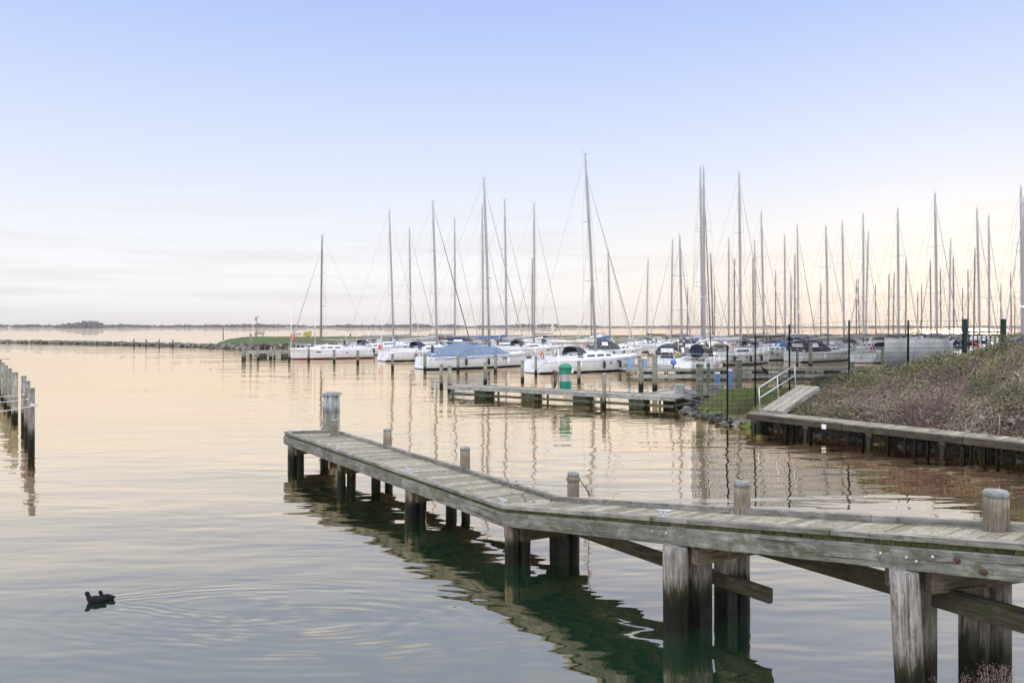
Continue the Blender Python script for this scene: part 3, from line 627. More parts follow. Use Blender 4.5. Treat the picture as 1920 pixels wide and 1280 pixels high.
for i in range(8): x = x0+0.03+(x1-x0-0.06)*i/7; mb.box((x, 33.402, 2.96), (0.032 if 0 < i < 7 else 0.055, 0.03, 1.36))
mb.build('gate_leaf', M['gategreen'], t)
t = thing('mesh_fence', 'short run of green mesh fence right of the barred gate', 'fence', P(1920,33.4,2.2))
pa, pb = P(1886,33.4), P(2060,33.4); mb = MB()
for i in range(80): p = pa+(pb-pa)*(i/79); mb.beam((p.x, p.y, 2.1), (p.x, p.y, 3.62), 0.017, 0.015, up=Vector((0,1,0)))
for k in range(8): mb.beam((pa.x, pa.y-0.012, 3.6-k*0.2), (pb.x, pb.y-0.012, 3.6-k*0.2), 0.009, 0.012)
mb.build('mesh_panel', M['fencewire'], t); mb = MB(); c = P(2062,33.4); mb.box((c.x, c.y, 3.1), (0.075, 0.075, 2.3)); mb.build('fence_post', M['fencegreen'], t)
mb = MB(); x0, x1 = P(1659,33.3).x, P(1783,33.3).x; n_ = 24; zt, zb = ZAT(634,33.3), 1.6; rows = []
for i in range(n_+1):
    x = x0+(x1-x0)*i/n_; y = 33.35+0.03*math.sin(i*1.1)+0.02*math.sin(i*2.7); rows.append((len(mb.v),)); mb.v += [Vector((x, y, zb)), Vector((x, y, zt+0.015*math.sin(i*0.9))), Vector((x, y+0.01, zb)), Vector((x, y+0.01, zt+0.015*math.sin(i*0.9)))]
for i in range(n_):
    a = i*4; b = a+4; mb.face([a, b, b+1, a+1], 0, 0.5, True); mb.face([a+2, a+3, b+3, b+2], 0, 0.5, True); mb.face([a+1, b+1, b+3, a+3], 0, 0.5); mb.face([a, a+2, b+2, b], 0, 0.5)
mb.face([0,1,3,2]); mb.face([n_*4, n_*4+2, n_*4+3, n_*4+1])
tag(mb.build('white_screen', M['screen']), 'large plain white sheet fastened behind the mesh fence on the mound', 'screen')

# ================================================================== JETTY
ZJ = 0.95
FR = [Vector((-6.63,21.7,ZJ)), Vector((-0.18,12.75,ZJ)), Vector((2.3,9.8,1.47)), Vector((4.78,6.85,2.0)), Vector((6.9,4.33,2.42))]    # kerb top, front edge
BK = [Vector((-5.12,21.95,ZJ)), Vector((0.86,13.36,ZJ)), Vector((3.1,10.43,1.47)), Vector((5.6,7.48,2.0)), Vector((7.72,4.96,2.42))]
jt = thing('timber_jetty', 'weathered grey timber jetty bending and ramping up to the right on paired piles', 'jetty', (0,13,0))
dz = -0.065
mb = MB(); me_ = MB()
for i in range(4):
    f0, f1, b0, b1 = FR[i], FR[i+1], BK[i], BK[i+1]; n_ = int(((f1-f0).length+(b1-b0).length)/2/0.150)
    for k in range(n_):
        t0, t1 = (k+0.03)/n_, (k+0.97)/n_; j = q.uniform(-0.004, 0.004); up = Vector((0,0,dz+j)); dn = Vector((0,0,dz-0.05+j))
        A, B, C, D = f0.lerp(f1, t0), f0.lerp(f1, t1), b0.lerp(b1, t1), b0.lerp(b1, t0)
        dd = (D-A).normalized(); A = A+dd*q.uniform(0.0,0.015)+dd*0.03; B = B+dd*0.03+dd*q.uniform(0,0.015)
        n = len(mb.v); mb.v += [A+dn, B+dn, C+dn, D+dn, A+up, B+up, C+up, D+up]; r = q.random()
        for qq in ((0,3,2,1),(4,5,6,7),(1,2,6,5),(2,3,7,6),(3,0,4,7),(0,1,5,4)): mb.face([n+z for z in qq], 0, r)
        # mossy plank end, a thin end cap standing proud of the board
        n = len(me_.v); o_ = -dd*0.012; e0, e1 = A, B
        me_.v += [e0+o_+dn*1, e1+o_+dn*1, e1+o_+Vector((0,0,dz-0.002)), e0+o_+Vector((0,0,dz-0.002)), e0+dn, e1+dn, e1+Vector((0,0,dz-0.002)), e0+Vector((0,0,dz-0.002))]
        for qq in ((0,1,2,3),(0,4,5,1),(3,2,6,7),(1,5,6,2),(0,3,7,4)): me_.face([n+z for z in qq], 0, r)
mb.build('deck', M['plank'], jt, 0.005); me_.build('plank_ends', M['plank_end'], jt)
def run(pts, w, h, zc, off, piece=2.4, jit=0.004):
    mb = MB()
    for a, b in zip(pts, pts[1:]):
        d = (b-a).normalized(); nn = Vector((-d.y, d.x, 0)).normalized(); nn = nn if nn.x > 0 else -nn; l = (b-a).length; n_ = max(1, round(l/piece))
        for k in range(n_): 
            A, B = a+d*(l*k/n_), a+d*(l*(k+1)/n_-0.006); mb.beam(A+nn*(off+q.uniform(-jit,jit))+Vector((0,0,zc)), B+nn*(off+q.uniform(-jit,jit))+Vector((0,0,zc)), w, h)
    return mb
mb = run(FR, 0.115, 0.062, -0.031, 0.055); mb.build('front_kerb', M['kerb'], jt, 0.006)
mb = run(BK, 0.10, 0.085, -0.024, -0.05); mb.build('back_kerb', M['kerb'], jt, 0.006)
mb = MB(); mb.beam(FR[0]+Vector((0.11,-0.02,-0.024)), BK[0]+Vector((-0.1,0,-0.024)), 0.10, 0.084); mb.build('end_kerb', M['kerb'], jt, 0.006)
mb = run(FR[:-1]+[FR[-1]], 0.10, 0.235, -0.119-0.1175, 0.035, 4.2); mb.build('front_edge_beam', M['fascia'], jt, 0.01)
mb = run(BK, 0.10, 0.235, -0.119-0.1175, -0.04, 4.2); mb.build('back_edge_beam', M['fascia'], jt, 0.01)
mb = MB(); mb.beam(FR[0]+Vector((0.10,0.03,-0.2365)), BK[0]+Vector((-0.1,0.03,-0.2365)), 0.08, 0.23); mb.build('end_edge_beam', M['fascia'], jt, 0.01)
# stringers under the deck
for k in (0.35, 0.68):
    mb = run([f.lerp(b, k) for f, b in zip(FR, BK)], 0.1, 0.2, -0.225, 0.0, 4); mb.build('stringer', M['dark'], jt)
# bents: (front piles, back piles) as (px, Y, diameter, square)
BENTS = [([(547.5,21.3,0.235,0),(562.5,21.35,0.225,0)], [(609,22.1,0.27,0)], 0.02),
 ([(640,18.6,0.21,0),(659,18.7,0.22,0)], [(705,19.0,0.24,0),(729,19.2,0.2,0)], 0.0),
 ([(770,15.55,0.24,0),(790,15.7,0.22,0)], [(846,16.2,0.24,0),(873,16.4,0.20,0)], 0.0),
 ([(960,12.7,0.24,0),(983,12.8,0.21,0)], [(1048,13.1,0.25,1),(1076,13.35,0.20,0)], 0.0),
 ([(1267,9.9,0.33,0),(1310,10.08,0.27,1)], [(1361,10.3,0.24,1),(1391,10.45,0.22,0)], 0.0),
 ([(1696,7.72,0.28,0),(1737,7.95,0.17,1)], [(1830,8.15,0.28,1),(1873,8.1,0.24,0)], 0.0)]
def topz(p):
    best = None
    for a, b in zip(FR, FR[1:]):
        ab = (b-a).xy; t = max(0, min(1, (p.xy-a.xy).dot(ab)/ab.length_squared)); c = a.lerp(b, t); d = (c.xy-p.xy).length
        if best is None or d < best[0]: best = (d, c.z, (b-a).normalized())
    return best
for bi, (fr_, bk_, _) in enumerate(BENTS):
    for (px, Y, D, sq) in fr_+bk_:
        c = P(px, Y); zt = topz(c)[1]-0.355; mb = MB(); sd2 = px
        if sq:
            ddx = topz(c)[2]; an = math.atan2(ddx.y, ddx.x); 
            for hz0, hz1 in ((-1.6, zt),): mb.beam((c.x, c.y, hz0), (c.x+0.0, c.y, hz1), D, D*0.95, up=Vector((ddx.x, ddx.y, 0)))
        else:
            prof = [(D/2*(1.04-0.04*k/7), -1.6+(zt+1.6)*k/7) for k in range(8)]
            mb.lathe(prof, c, 18, wob=0.09, seed=sd2)
            if bi == 5 and px == 1696:
                for v in mb.v: v.x += (zt-v.z)*0.045; 
        mb.build('pile', M['pile2'] if bi >= 4 else M['pile'], jt, 0.012 if sq else 0)
    f = sum((P(p[0], p[1]) for p in fr_), Vector())/len(fr_); b = sum((P(p[0], p[1]) for p in bk_), Vector())/len(bk_)
    d = topz(f)[2]; dh = Vector((d.x, d.y, 0)).normalized(); zt = topz(f)[1]; cr_ = (b-f).normalized()
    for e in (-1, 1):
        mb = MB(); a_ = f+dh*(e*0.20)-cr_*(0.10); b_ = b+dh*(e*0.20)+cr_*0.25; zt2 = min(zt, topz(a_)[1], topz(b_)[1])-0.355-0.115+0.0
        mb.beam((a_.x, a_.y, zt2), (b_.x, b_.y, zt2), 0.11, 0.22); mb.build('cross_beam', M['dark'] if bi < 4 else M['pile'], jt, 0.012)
# longitudinal braces low between the piles
mb = MB(); mb.beam(P(1060,12.95,0.55), P(1446,9.62,0.53), 0.09, 0.19); mb.build('brace', M['dark'], jt, 0.01)
mb = MB(); mb.beam(P(1398,10.45,0.98), P(1990,6.75,1.25), 0.10, 0.22); mb.build('brace', M['dark'], jt, 0.01)
mb = MB(); mb.beam(P(700,19.3,0.30), P(1060,13.1,0.35), 0.09, 0.16); mb.build('brace', M['dark'], jt, 0.01)
# bollards standing on the back edge
bol = []
for (px, Y, z0, hh, D) in ((626.5,21.3,0.86,0.50,0.215),(726.5,19.15,0.86,0.53,0.21),(872,16.05,0.86,0.56,0.215),(1075,13.3,0.86,0.55,0.21),(1391.5,10.3,1.40,0.47,0.225),(1868,7.88,1.80,0.48,0.243)):
    c = P(px, Y); mb = MB(); mb.lathe([(D/2*0.99, z0-0.35), (D/2*1.02, z0+0.1), (D/2, z0+hh*0.55), (D/2*0.985, z0+hh-0.075)], c, 24, 0, wob=0.05, seed=px)
    o = mb.build('bollard', M['bollard'], jt); mb = MB(); mb.lathe([(D/2*0.99, z0+hh-0.074), (D/2*1.0, z0+hh-0.03), (D/2*0.9, z0+hh-0.008), (D/2*0.6, z0+hh)], c, 24, 0, wob=0.04, seed=px)
    mb.build('cap', M['cap'], o); bol.append(o)
# cleats, bolts
for (px, i0, t_) in ((539,0,0.02),(631,0,0.27),(760,0,0.58),(936,0,0.985),(1238,1,0.90)):
    # find parameter so that the cleat stands above column px
    best = min(((abs(960+1400*FR[i0].lerp(FR[i0+1], u/200).x/FR[i0].lerp(FR[i0+1], u/200).y-px), u/200) for u in range(201)))
    c = FR[i0].lerp(FR[i0+1], best[1]); d = (FR[i0+1]-FR[i0]).normalized(); nn = Vector((-d.y, d.x, 0)); nn = nn if nn.x > 0 else -nn
    mb = MB(); cleat(mb, c+nn*0.06, d, 1.1); mb.build('cleat', M['galv'], jt)
def onface(px, dzv):
    for i0 in range(4):
        for u in range(401):
            c = FR[i0].lerp(FR[i0+1], u/400)
            if 960+1400*c.x/c.y >= px: d = (FR[i0+1]-FR[i0]).normalized(); nn = Vector((d.y, -d.x, 0)).normalized(); return c+nn*0.018+Vector((0,0,dzv)), nn
for px, k, mm, rr in ((1653,-0.20,'galv',0.016),(1701,-0.22,'galv',0.016),(1719,-0.25,'galv',0.016),(1750,-0.19,'galv',0.018),(1225,-0.19,'galv',0.014),(1251,-0.2,'galv',0.018),(1795,-0.20,'rust',0.033),(1844,-0.29,'rust',0.033)):
    c, nn = onface(px, k); mb = MB(); mb.tube([c-nn*0.01, c+nn*0.012, c+nn*0.022], [rr, rr*0.95, rr*0.5], 14)
    if mm == 'rust': mb.tube([c, c+nn*0.04], rr*0.45, 6)
    mb.build('bolt', M[mm], jt)
# splice plate where the two edge beams meet
c, nn = onface(1772, -0.236)
# rope tied on the bollard beside the bend
bc = P(1075,13.3); t = mb = MB()
for k in range(3): mb.ring((bc.x, bc.y, 1.27+k*0.014), 0.118, 0.009, 'z', 20, 5)
for e in (0, 0.03): mb.tube([Vector((bc.x+0.11, bc.y-0.04, 1.29)), P(1103+e*60, 13.55, 0.99), P(1105, 13.6, 0.9), P(1103, 13.6, 0.45), P(1104, 13.6, -0.05)], 0.008, 5)
tag(mb.build('mooring_rope', M['rope']), 'old brown rope tied round the bollard at the jetty bend, hanging into the water', 'rope')
# few dead leaves on the deck
for i, (px, py) in enumerate(((938,903),(943,912),(952,903),(966,905),(980,932),(983,936),(985,942),(1001,944),(1023,925),(1030,933),(1033,941),(1034,947),(1105,946),(942,927),(960,927))):
    c = W(px, py-2, 0.895); mb = MB(); 
    for kk in range(2): leafat(mb, c+Vector((q.gauss(0,0.01), q.gauss(0,0.01), 0.012)), 0.028, random.Random(i*3+kk), 0, 0.95)
    o = mb.build('dead_leaf', M['leaf']); tag(o, 'small curled brown dead leaf lying on the jetty planks near the bend', 'leaf', 'dead leaves on the jetty')

# big post behind the end of the jetty
c = P(621,22.9); t = thing('dolphin_post', 'massive square cluster post with peeling white band behind the jetty end', 'mooring post', c)
g = wood('peeling_white_timber', (0.22,0.23,0.24), (0.62,0.63,0.66), (16,16,1.0), var=0.3, stain=0.2); M['peel'] = g
for i, (dx, dy) in enumerate(((-0.17,0),(0.05,-0.03),(0.19,0.02),(0,0.2))):
    mb = MB(); r_ = (0.115, 0.13, 0.10, 0.14)[i]; c2 = c+Vector((dx*0.85, dy, 0)); mb.lathe([(r_*1.05, -1.5), (r_, 1.34)], c2, 12, wob=0.05, seed=i); mb.build('pile', M['gpile'], t)
    mb = MB(); mb.lathe([(r_*1.0, 1.34), (r_*0.98, 1.9)], c2, 12, wob=0.05, seed=i); mb.build('painted_top', M['peel'], t)
mb = MB(); mb.box((c.x, c.y+0.07, 1.92), (0.54, 0.5, 0.05)); mb.box((c.x, c.y+0.06, 1.96), (0.40, 0.4, 0.035)); mb.build('cap_board', M['cap'], t, 0.01)

# ================================================================== MOORING POSTS at the left edge
LP = [(58.8,23.8),(51,26.9),(44.5,29.7),(27.5,32.1),(18,35),(11,37.9),(5.5,40.7),(0,44)]
lab = ['nearest grey mooring post of the row at the left edge, outermost to the right', 'second post of the left row, hung with tangled rope just left of the nearest', 'third post of the left row, flat topped beside the roped post',
 'green topped post standing apart left of the three nearest posts', 'fifth post of the left row, slim with a green top', 'sixth post of the left row, half hidden by the fifth', 'seventh post of the left row, almost at the picture edge', 'last post of the left row, cut by the picture edge']
for i, (px, Y) in enumerate(LP):
    c = P(px, Y); t = thing('mooring_post', lab[i], 'post', c, group='mooring posts at the left edge'); D = 0.195 if i != 3 else 0.26
    mb = MB(); mb.lathe([(D/2*1.03, -1.5), (D/2, 0.8), (D/2*0.98, 1.99)], c, 16, wob=0.05, seed=i); mb.build('shaft', M['gpile'] if i > 2 else M['pile2'], t)
    mb = MB(); mb.lathe([(D/2*1.03, 1.99), (D/2*1.03, 2.03), (D/2*0.8, 2.045)], c, 16); mb.build('cap', M['cap'], t)
def cat(a, b, sag, n=10): return [Vector(a).lerp(Vector(b), k/n)+Vector((0,0,-sag*4*(k/n)*(1-k/n))) for k in range(n+1)]
for i, (a, b, lb) in enumerate(((P(58.8,23.65,1.47), P(-190,22.4,1.35), 'white rope running from the nearest left post out of the picture'), (P(51,26.75,1.4), P(-160,27.5,1.2), 'white rope from the second left post out of the picture'), (P(44.5,29.5,1.3), P(-150,32,1.1), 'white rope from the third left post out of the picture'),
        (P(58.8,23.68,1.5), P(51,26.8,1.42), 'short white rope tying the two nearest left posts together'))):
    mb = MB(); mb.tube(cat(a, b, 0.05 if i == 3 else 0.12), 0.011, 5); c0 = (a.x, a.y+0.12, a.z)
    for k in range(3): mb.ring((a.x, a.y+0.14, a.z+k*0.02), 0.112, 0.01, 'z', 16, 4)
    tag(mb.build('mooring_rope', M['white_rope']), lb, 'rope', 'ropes on the left mooring posts')
mb = MB(); c = P(51,26.9)
pts = [Vector((c.x+0.02+0.07*math.sin(k*1.9), c.y-0.125, 1.55-k*0.055+0.05*math.cos(k*2.7))) for k in range(22)]; mb.tube(pts, 0.012, 5); mb.ring((c.x, c.y, 1.5), 0.112, 0.012, 'z', 16, 4)
tag(mb.build('tangled_rope', M['rope']), 'dark tangled rope hanging down the second left post', 'rope')
c = P(4,43); mb = MB(); mb.beam((c.x-1.2, c.y, 2.16), (c.x+0.33, c.y, 2.12), 0.35, 0.05)
tag(mb.build('loose_plank', M['dock']), 'grey plank lying on top of the last post at the left edge', 'plank')

# ================================================================== COOTS
def coot(c, rz, label, sc_=1.0):
    t = thing('coot', label, 'bird', c, rz, 'coots swimming', local=True)
    pts = [(0.165,0.062,0.004),(0.13,0.052,0.028),(0.08,0.035,0.058),(0.01,0.028,0.074),(-0.055,0.033,0.068),(-0.095,0.052,0.048),(-0.113,0.082,0.032),(-0.121,0.106,0.029),(-0.134,0.126,0.038),(-0.155,0.127,0.029),(-0.172,0.122,0.006)]
    mb = MB(); dn = []
    for (p, r_) in zip(pts, pts[1:]):
        for k in range(3): dn.append([x+(y-x)*k/3 for x, y in zip(p, r_)])
    dn.append(list(pts[-1])); 
    for _ in range(2): dn = [dn[0]]+[[(x+2*y+z)/4 for x, y, z in zip(p_, q_, r_)] for p_, q_, r_ in zip(dn, dn[1:], dn[2:])]+[dn[-1]]
    mb.tube([(x*sc_, 0, z*sc_) for x, z, r_ in dn], [r_*sc_ for x, z, r_ in dn], 14, r=0.5, flat=0.85); mb.build('body', M['coot'], t)
    mb = MB(); mb.tube([(-0.160*sc_,0,0.122*sc_), (-0.194*sc_,0,0.114*sc_)], [0.009*sc_, 0.002*sc_], 8); mb.build('bill', M['paintw'], t)
    for e in (-1, 1):
        mb = MB(); mb.tube([(-0.148*sc_, e*0.020*sc_, 0.132*sc_), (-0.150*sc_, e*0.027*sc_, 0.132*sc_)], 0.004*sc_, 6); mb.build('eye', M['redc'], t)
M['coot'] = mat('coot_feathers', (0.010,0.011,0.015), 0.7, spec=0.1)
c = W(180,1129); coot(c, R(-4), 'black coot swimming left on the open water, nearer of the pair')
c = W(201,1123.5); coot(c, R(-8), 'black coot swimming close behind the nearer coot, mostly hidden', 0.82)

# ================================================================== DOCKS
q = random.Random(21)
def dock(name, label, a, b, width, z=0.6, side=1, posts=(), floats=True, low=True, thick=0.16, nm='pontoon'):
    """plank deck from a to b (front edge), fascia, lower mossy beam and dark float boxes"""
    a = Vector(a); b = Vector(b); t = thing(name, label, 'dock', (a.x, a.y, 0)); d = (b-a); l = d.length; d.normalize(); n = Vector((-d.y, d.x, 0))*side
    mb = MB(); s = 0.0
    while s < l: w = 0.145; mb.beam(a+d*s+n*0.03+Vector((0,0,z-0.02)), a+d*s+n*(width-0.03)+Vector((0,0,z-0.02+q.uniform(-.002,.002))), w-0.012, 0.04); s += w
    mb.build('deck', M['dock'], t)
    for nm_, o_ in (('front_fascia', 0.0), ('back_fascia', width)):
        mb = MB(); s = 0
        while s < l: e = min(l, s+3.2); mb.beam(a+d*s+n*o_+Vector((0,0,z-thick/2-0.01+0.03)), a+d*(e-0.015)+n*o_+Vector((0,0,z-thick/2-0.01+0.03)), 0.07, thick+0.06); s += 3.2
        mb.build(nm_, M['dockside'], t, 0.006)
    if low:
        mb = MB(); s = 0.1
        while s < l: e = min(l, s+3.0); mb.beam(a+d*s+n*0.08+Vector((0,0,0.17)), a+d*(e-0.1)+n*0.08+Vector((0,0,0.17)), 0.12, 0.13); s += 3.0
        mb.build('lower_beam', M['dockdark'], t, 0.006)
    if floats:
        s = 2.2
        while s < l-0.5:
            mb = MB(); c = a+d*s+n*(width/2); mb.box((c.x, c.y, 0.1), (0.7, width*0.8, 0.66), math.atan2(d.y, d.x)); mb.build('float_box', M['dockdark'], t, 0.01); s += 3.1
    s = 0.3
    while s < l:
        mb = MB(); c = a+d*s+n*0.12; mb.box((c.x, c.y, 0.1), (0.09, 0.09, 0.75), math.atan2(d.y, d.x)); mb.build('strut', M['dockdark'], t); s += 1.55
    return t
Fa, Fb = W(839,722,0.64), W(1266,744,0.64)
for v in (Fa, Fb): v.z = 0
dock('finger_dock', 'narrow grey timber dock on low mossy beams carrying the green cabinet', Fa, Fb, 1.15)
dock('landing_dock', 'plank landing joining the narrow dock to the bank below the mesh fence', Vector((7.9,36.2,0)), Vector((10.6,39.3,0)), 1.9)
dock('landing_dock', 'short plank walkway behind the mesh fence leading from the landing to the grass', Vector((10.0,39.6,0)), Vector((13.6,39.3,0)), 1.3, low=False)
dock('main_dock', 'long timber dock in front of the moored yachts, level with the blue pedestals', Vector((9.0,59,0)), Vector((33,61.5,0)), 1.9)
mb = MB(); mb.beam((9.0,55.6,0.28), (26.5,56.6,0.28), 0.25, 0.26); tag(mb.build('guard_beam', M['dockside']), 'long floating guard beam lying just in front of the main dock', 'beam')
dock('pier_walkway', 'short pier stub running back from the left end of the main dock', Vector((12.6,61.2,0)), Vector((10.2,67.5,0)), 1.9, side=-1, floats=False, low=False)
dock('pier_walkway', 'long pier walkway running away to the left between the moored yachts', Vector((11.5,76,0)), Vector((-15.5,111,0)), 1.6, side=-1, floats=False, low=False)
dock('far_dock', 'low slatted dock with many piles left of the red striped yacht', W(455,660,0.7)*1.0-Vector((0,0,0.7)), W(548,660,0.7)-Vector((0,0,0.7)), 2.0, z=0.8, thick=0.3)
dock('service_dock', 'dark flat dock section right of the fence posts near the white capped post', Vector((33.5,57.5,0)), Vector((50,59,0)), 1.6, low=False)

# ================================================================== PILES standing in the marina
PILES = [  # px, top row, z top, diameter, label
 (455,651,1.5,0.26,'leftmost grey pile at the corner of the slatted dock'), (459,649,1.6,0.2,'thin pile right beside the leftmost pile of the slatted dock'), (484,649,1.6,0.26,'pile in the middle of the slatted dock front'),
 (508,649.5,1.5,0.30,'stout pile in front of the slatted dock, left of a slim one'), (514.5,647.5,1.6,0.24,'slim pile just right of the stout pile of the slatted dock'), (542,649.5,1.6,0.24,'pile left of the red striped bow, touching the dock'),
 (549,651,1.4,0.28,'pile right at the bow of the red striped yacht'), (578.7,653,1.4,0.30,'pile in front of the forward hull of the red striped yacht'), (626.7,655,1.4,0.29,'pile in front of the middle of the red striped yacht'),
 (670.8,656.5,1.4,0.32,'pile in front of the stern of the red striped yacht'), (736,663.5,1.4,0.28,'lone pile in front of the yachts between the red striped and the tarpaulin covered hulls'), (796.7,663,1.5,0.30,'pile in front of the transom of the tarpaulin covered yacht'),
 (859,663.5,1.5,0.30,'pile in front of the middle of the tarpaulin covered yacht'), (929,665,1.5,0.30,'roped pile in front of the bow half of the tarpaulin covered yacht'), (827.5,682.5,1.5,0.25,'green headed pile left of the narrow dock, left of two'),
 (843,685,1.5,0.27,'green headed pile touching the left end of the narrow dock'), (910,678.7,1.5,0.26,'pile behind the left half of the narrow dock'), (979.7,675.5,1.5,0.26,'slim green pile behind the narrow dock, left of the green cabinet'),
 (1004.7,667.5,1.5,0.24,'pile in front of the white transom behind the green cabinet'), (1085.7,676.5,1.5,0.26,'brown streaked pile just right of the green cabinet'), (1133,700,1.66,0.20,'slim pile with pale pointed top in front of the narrow dock'),
 (1201.7,672.5,1.9,0.34,'stout green grey pile right of the blue pedestal'), (1228,664.5,2.2,0.34,'tall grey pile with pointed top left of the blue ball buoy'), (1311.7,681.5,2.1,0.36,'thickest square topped pile at the corner of the landing'),
 (1328.5,680,1.9,0.22,'thin pile just right of the thickest pile at the landing'), (1384.8,674.5,2.05,0.38,'thick pile behind the mesh fence between its two left posts'), (1463,680,1.6,0.24,'pile seen through the fence above the ramp handrail'),
 (1495,654,1.7,0.26,'tall thin pile seen through the fence at the leftmost round white transom'), (1520,642,2.4,0.34,'broad pile beside the plum canopied yacht'), (1597,676,1.8,0.32,'pile with a white cone cap seen through the fence'), (1655,653,2.0,0.28,'pile just left of the white screen')]
for px, py, zt, D, lb in PILES:
    Y = F0*(H-zt)/(py-HY); Y = min(Y, 96); zt = ZAT(py, Y); c = P(px, Y); t = thing('mooring_pile', lb, 'pile', c, group='mooring piles in the marina')
    mb = MB(); mb.lathe([(D/2*1.04, -1.2), (D/2, 0.6), (D/2*0.97, zt-0.1)], c, 14, wob=0.05, seed=px); mb.build('shaft', M['gpile'], t)
    mb = MB()
    if px == 1597: mb.lathe([(D/2*1.3, zt-0.1), (D/2*1.3, zt+0.02), (D/2*0.5, zt+0.32), (0.03, zt+0.36)], c, 14)
    elif px in (1228, 1133): mb.lathe([(D/2, zt-0.1), (D/2*1.0, zt-0.06), (0.02, zt+0.04)], c, 12)
    else: mb.lathe([(D/2, zt-0.1), (D/2*1.02, zt-0.03), (D/2*0.85, zt)], c, 14)
    mb.build('cap', M['paintw'] if px == 1597 else M['cap'], t)

# ================================================================== SMALL THINGS
c = P(1060.5,40.6,0.62); t = thing('service_cabinet', 'green fuel cabinet with domed top and silver middle band on the narrow dock', 'cabinet', c)
mb = MB(); mb.lathe([(0.335,0), (0.335,0.42)], c, 8, sm=False); mb.build('lower_housing', M['cabgreen'], t, 0.02); mb = MB(); mb.lathe([(0.345,0.81),(0.345,1.10)], c, 8, sm=False); mb.build('upper_housing', M['cabgreen'], t, 0.02)
mb = MB(); mb.lathe([(0.30,0.42),(0.30,0.81)], c, 8, sm=False); mb.build('silver_band', M['cabsilver'], t)
mb = MB(); mb.lathe([(0.385,1.10),(0.375,1.16),(0.31,1.28),(0.18,1.35),(0.03,1.375)], c, 20); mb.build('domed_lid', M['cabgreen'], t)
mb = MB(); mb.box((c.x+0.36, c.y-0.05, c.z+0.98), (0.12, 0.2, 0.24)); mb.build('side_box', M['paintw'], t, 0.01)
c = P(1047,40.7,0.62); mb = MB(); mb.tube([c, c+Vector((0,0,2.15))], 0.028, 8); tag(mb.build('thin_pole', M['galv']), 'thin grey pole standing left against the green cabinet', 'pole')
mb = MB(); c = P(1040,40.7,0.62)
for k in range(4):
    w = 0.05+0.05*k; mb.tube([c+Vector((-w*0.6, k*0.01, 0.03)), c+Vector((-w, k*0.01, 0.5)), c+Vector((-w*0.5, 0.02, 0.98)), c+Vector((w*0.5, 0, 1.0-0.02*k)), c+Vector((w*0.8, -0.02, 0.55)), c+Vector((w*0.3, 0, 0.04+0.02*k))], 0.013, 6)
mb.tube([c, c+Vector((0,0,1.02))], 0.03, 8); tag(mb.build('hose_reel', M['hose']), 'maroon hoses hanging in loops left of the green cabinet', 'hose')
def pedestal(px, y0, y1, Y, lb, zb=None):
    z0, z1 = ZAT(y1, Y), ZAT(y0, Y); c = P(px, Y); z0 = 0.6 if zb is None else zb; t = thing('service_pedestal', lb, 'pedestal', (c.x, c.y, z0), group='blue service pedestals on the docks')
    mb = MB(); mb.box((c.x, c.y, (z0+z1)/2-0.03), (0.24, 0.24, z1-z0-0.06)); mb.build('post', M['pedblue'], t, 0.02)
    mb = MB(); mb.lathe([(0.15, z1-0.06), (0.16, z1-0.02), (0.1, z1+0.06)], c, 12); mb.build('cap', M['paintw'], t)
pedestal(740,638,661,96,'light blue service pedestal on the pier behind the lone pile left of the tarpaulin'); pedestal(1180,667,691,60,'light blue service pedestal at the left end of the main dock')
pedestal(1210,671,690,61.5,'light blue service pedestal half hidden by the stout green grey pile'); pedestal(1369,694,712,41,'light blue service pedestal behind the leftmost fence post'); pedestal(1345.5,699,712,42,'small pale blue pedestal seen through the mesh left of the first fence post')
c = P(1262.8,60.0,ZAT(679,60)); mb = MB(); prof = [(0.24*math.sin(math.pi*(k+0.02)/12.04), -0.24*math.cos(math.pi*(k+0.02)/12.04)) for k in range(13)]; t = thing('ball_buoy', 'round blue ball buoy standing on the main dock', 'buoy', (c.x, c.y, 0.6))
mb.lathe(prof, c, 20); mb.build('ball', M['blueb'], t); mb = MB(); mb.lathe([(0.16, 0.6-c.z), (0.05, 0.68-c.z), (0.04, -0.22)], c, 10); mb.build('foot', M['black'], t)
# mooring step blocks on the landing
for (px, py, s_, lb) in ((1275,722,(0.42,0.5,0.46),'taller grey wooden step block on the landing corner'), (1288,727,(0.42,0.5,0.24),'lower grey wooden step block beside the taller one'), (1341,712,(0.8,0.4,0.26),'grey wooden block on the walkway right of the thickest pile')):
    c = P(px, 37.9 if px < 1300 else 40.4, 0.62); mb = MB(); mb.box((c.x, c.y, 0.625+s_[2]/2), s_); 
    mb.box((c.x, c.y-s_[1]/2+0.02-0.03, 0.625+s_[2]*0.3), (s_[0]*0.5, 0.03, s_[2]*0.25)); tag(mb.build('step_block', M['dockside'], None, 0.015), lb, 'block')
mb = MB(); mb.tube([P(1278,36.4,0.52), P(1300,36.0,0.45), P(1322,35.2,0.40), P(1342,34.6,0.36)], 0.055, 10); tag(mb.build('drain_pipe', M['pipe']), 'dark grey pipe running from the landing into the bank', 'pipe')
mb = MB(); c = P(1436,55.9,0.42)
mb.tube([c+Vector((-0.22,0,0.42)), c+Vector((-0.1,0,0.30)), c+Vector((0.05,0,0.15)), c+Vector((0.16,0,0.02))], [0.09, 0.15, 0.13, 0.05], 10); mb.tube([c+Vector((-0.2,0,0.42)), c+Vector((-0.26,0,0.50)), c+Vector((-0.36,0,0.50))], [0.07,0.06,0.012], 8)
tag(mb.build('waterbird', M['coot']), 'dark waterbird perched on the guard beam behind the ramp handrail', 'bird')

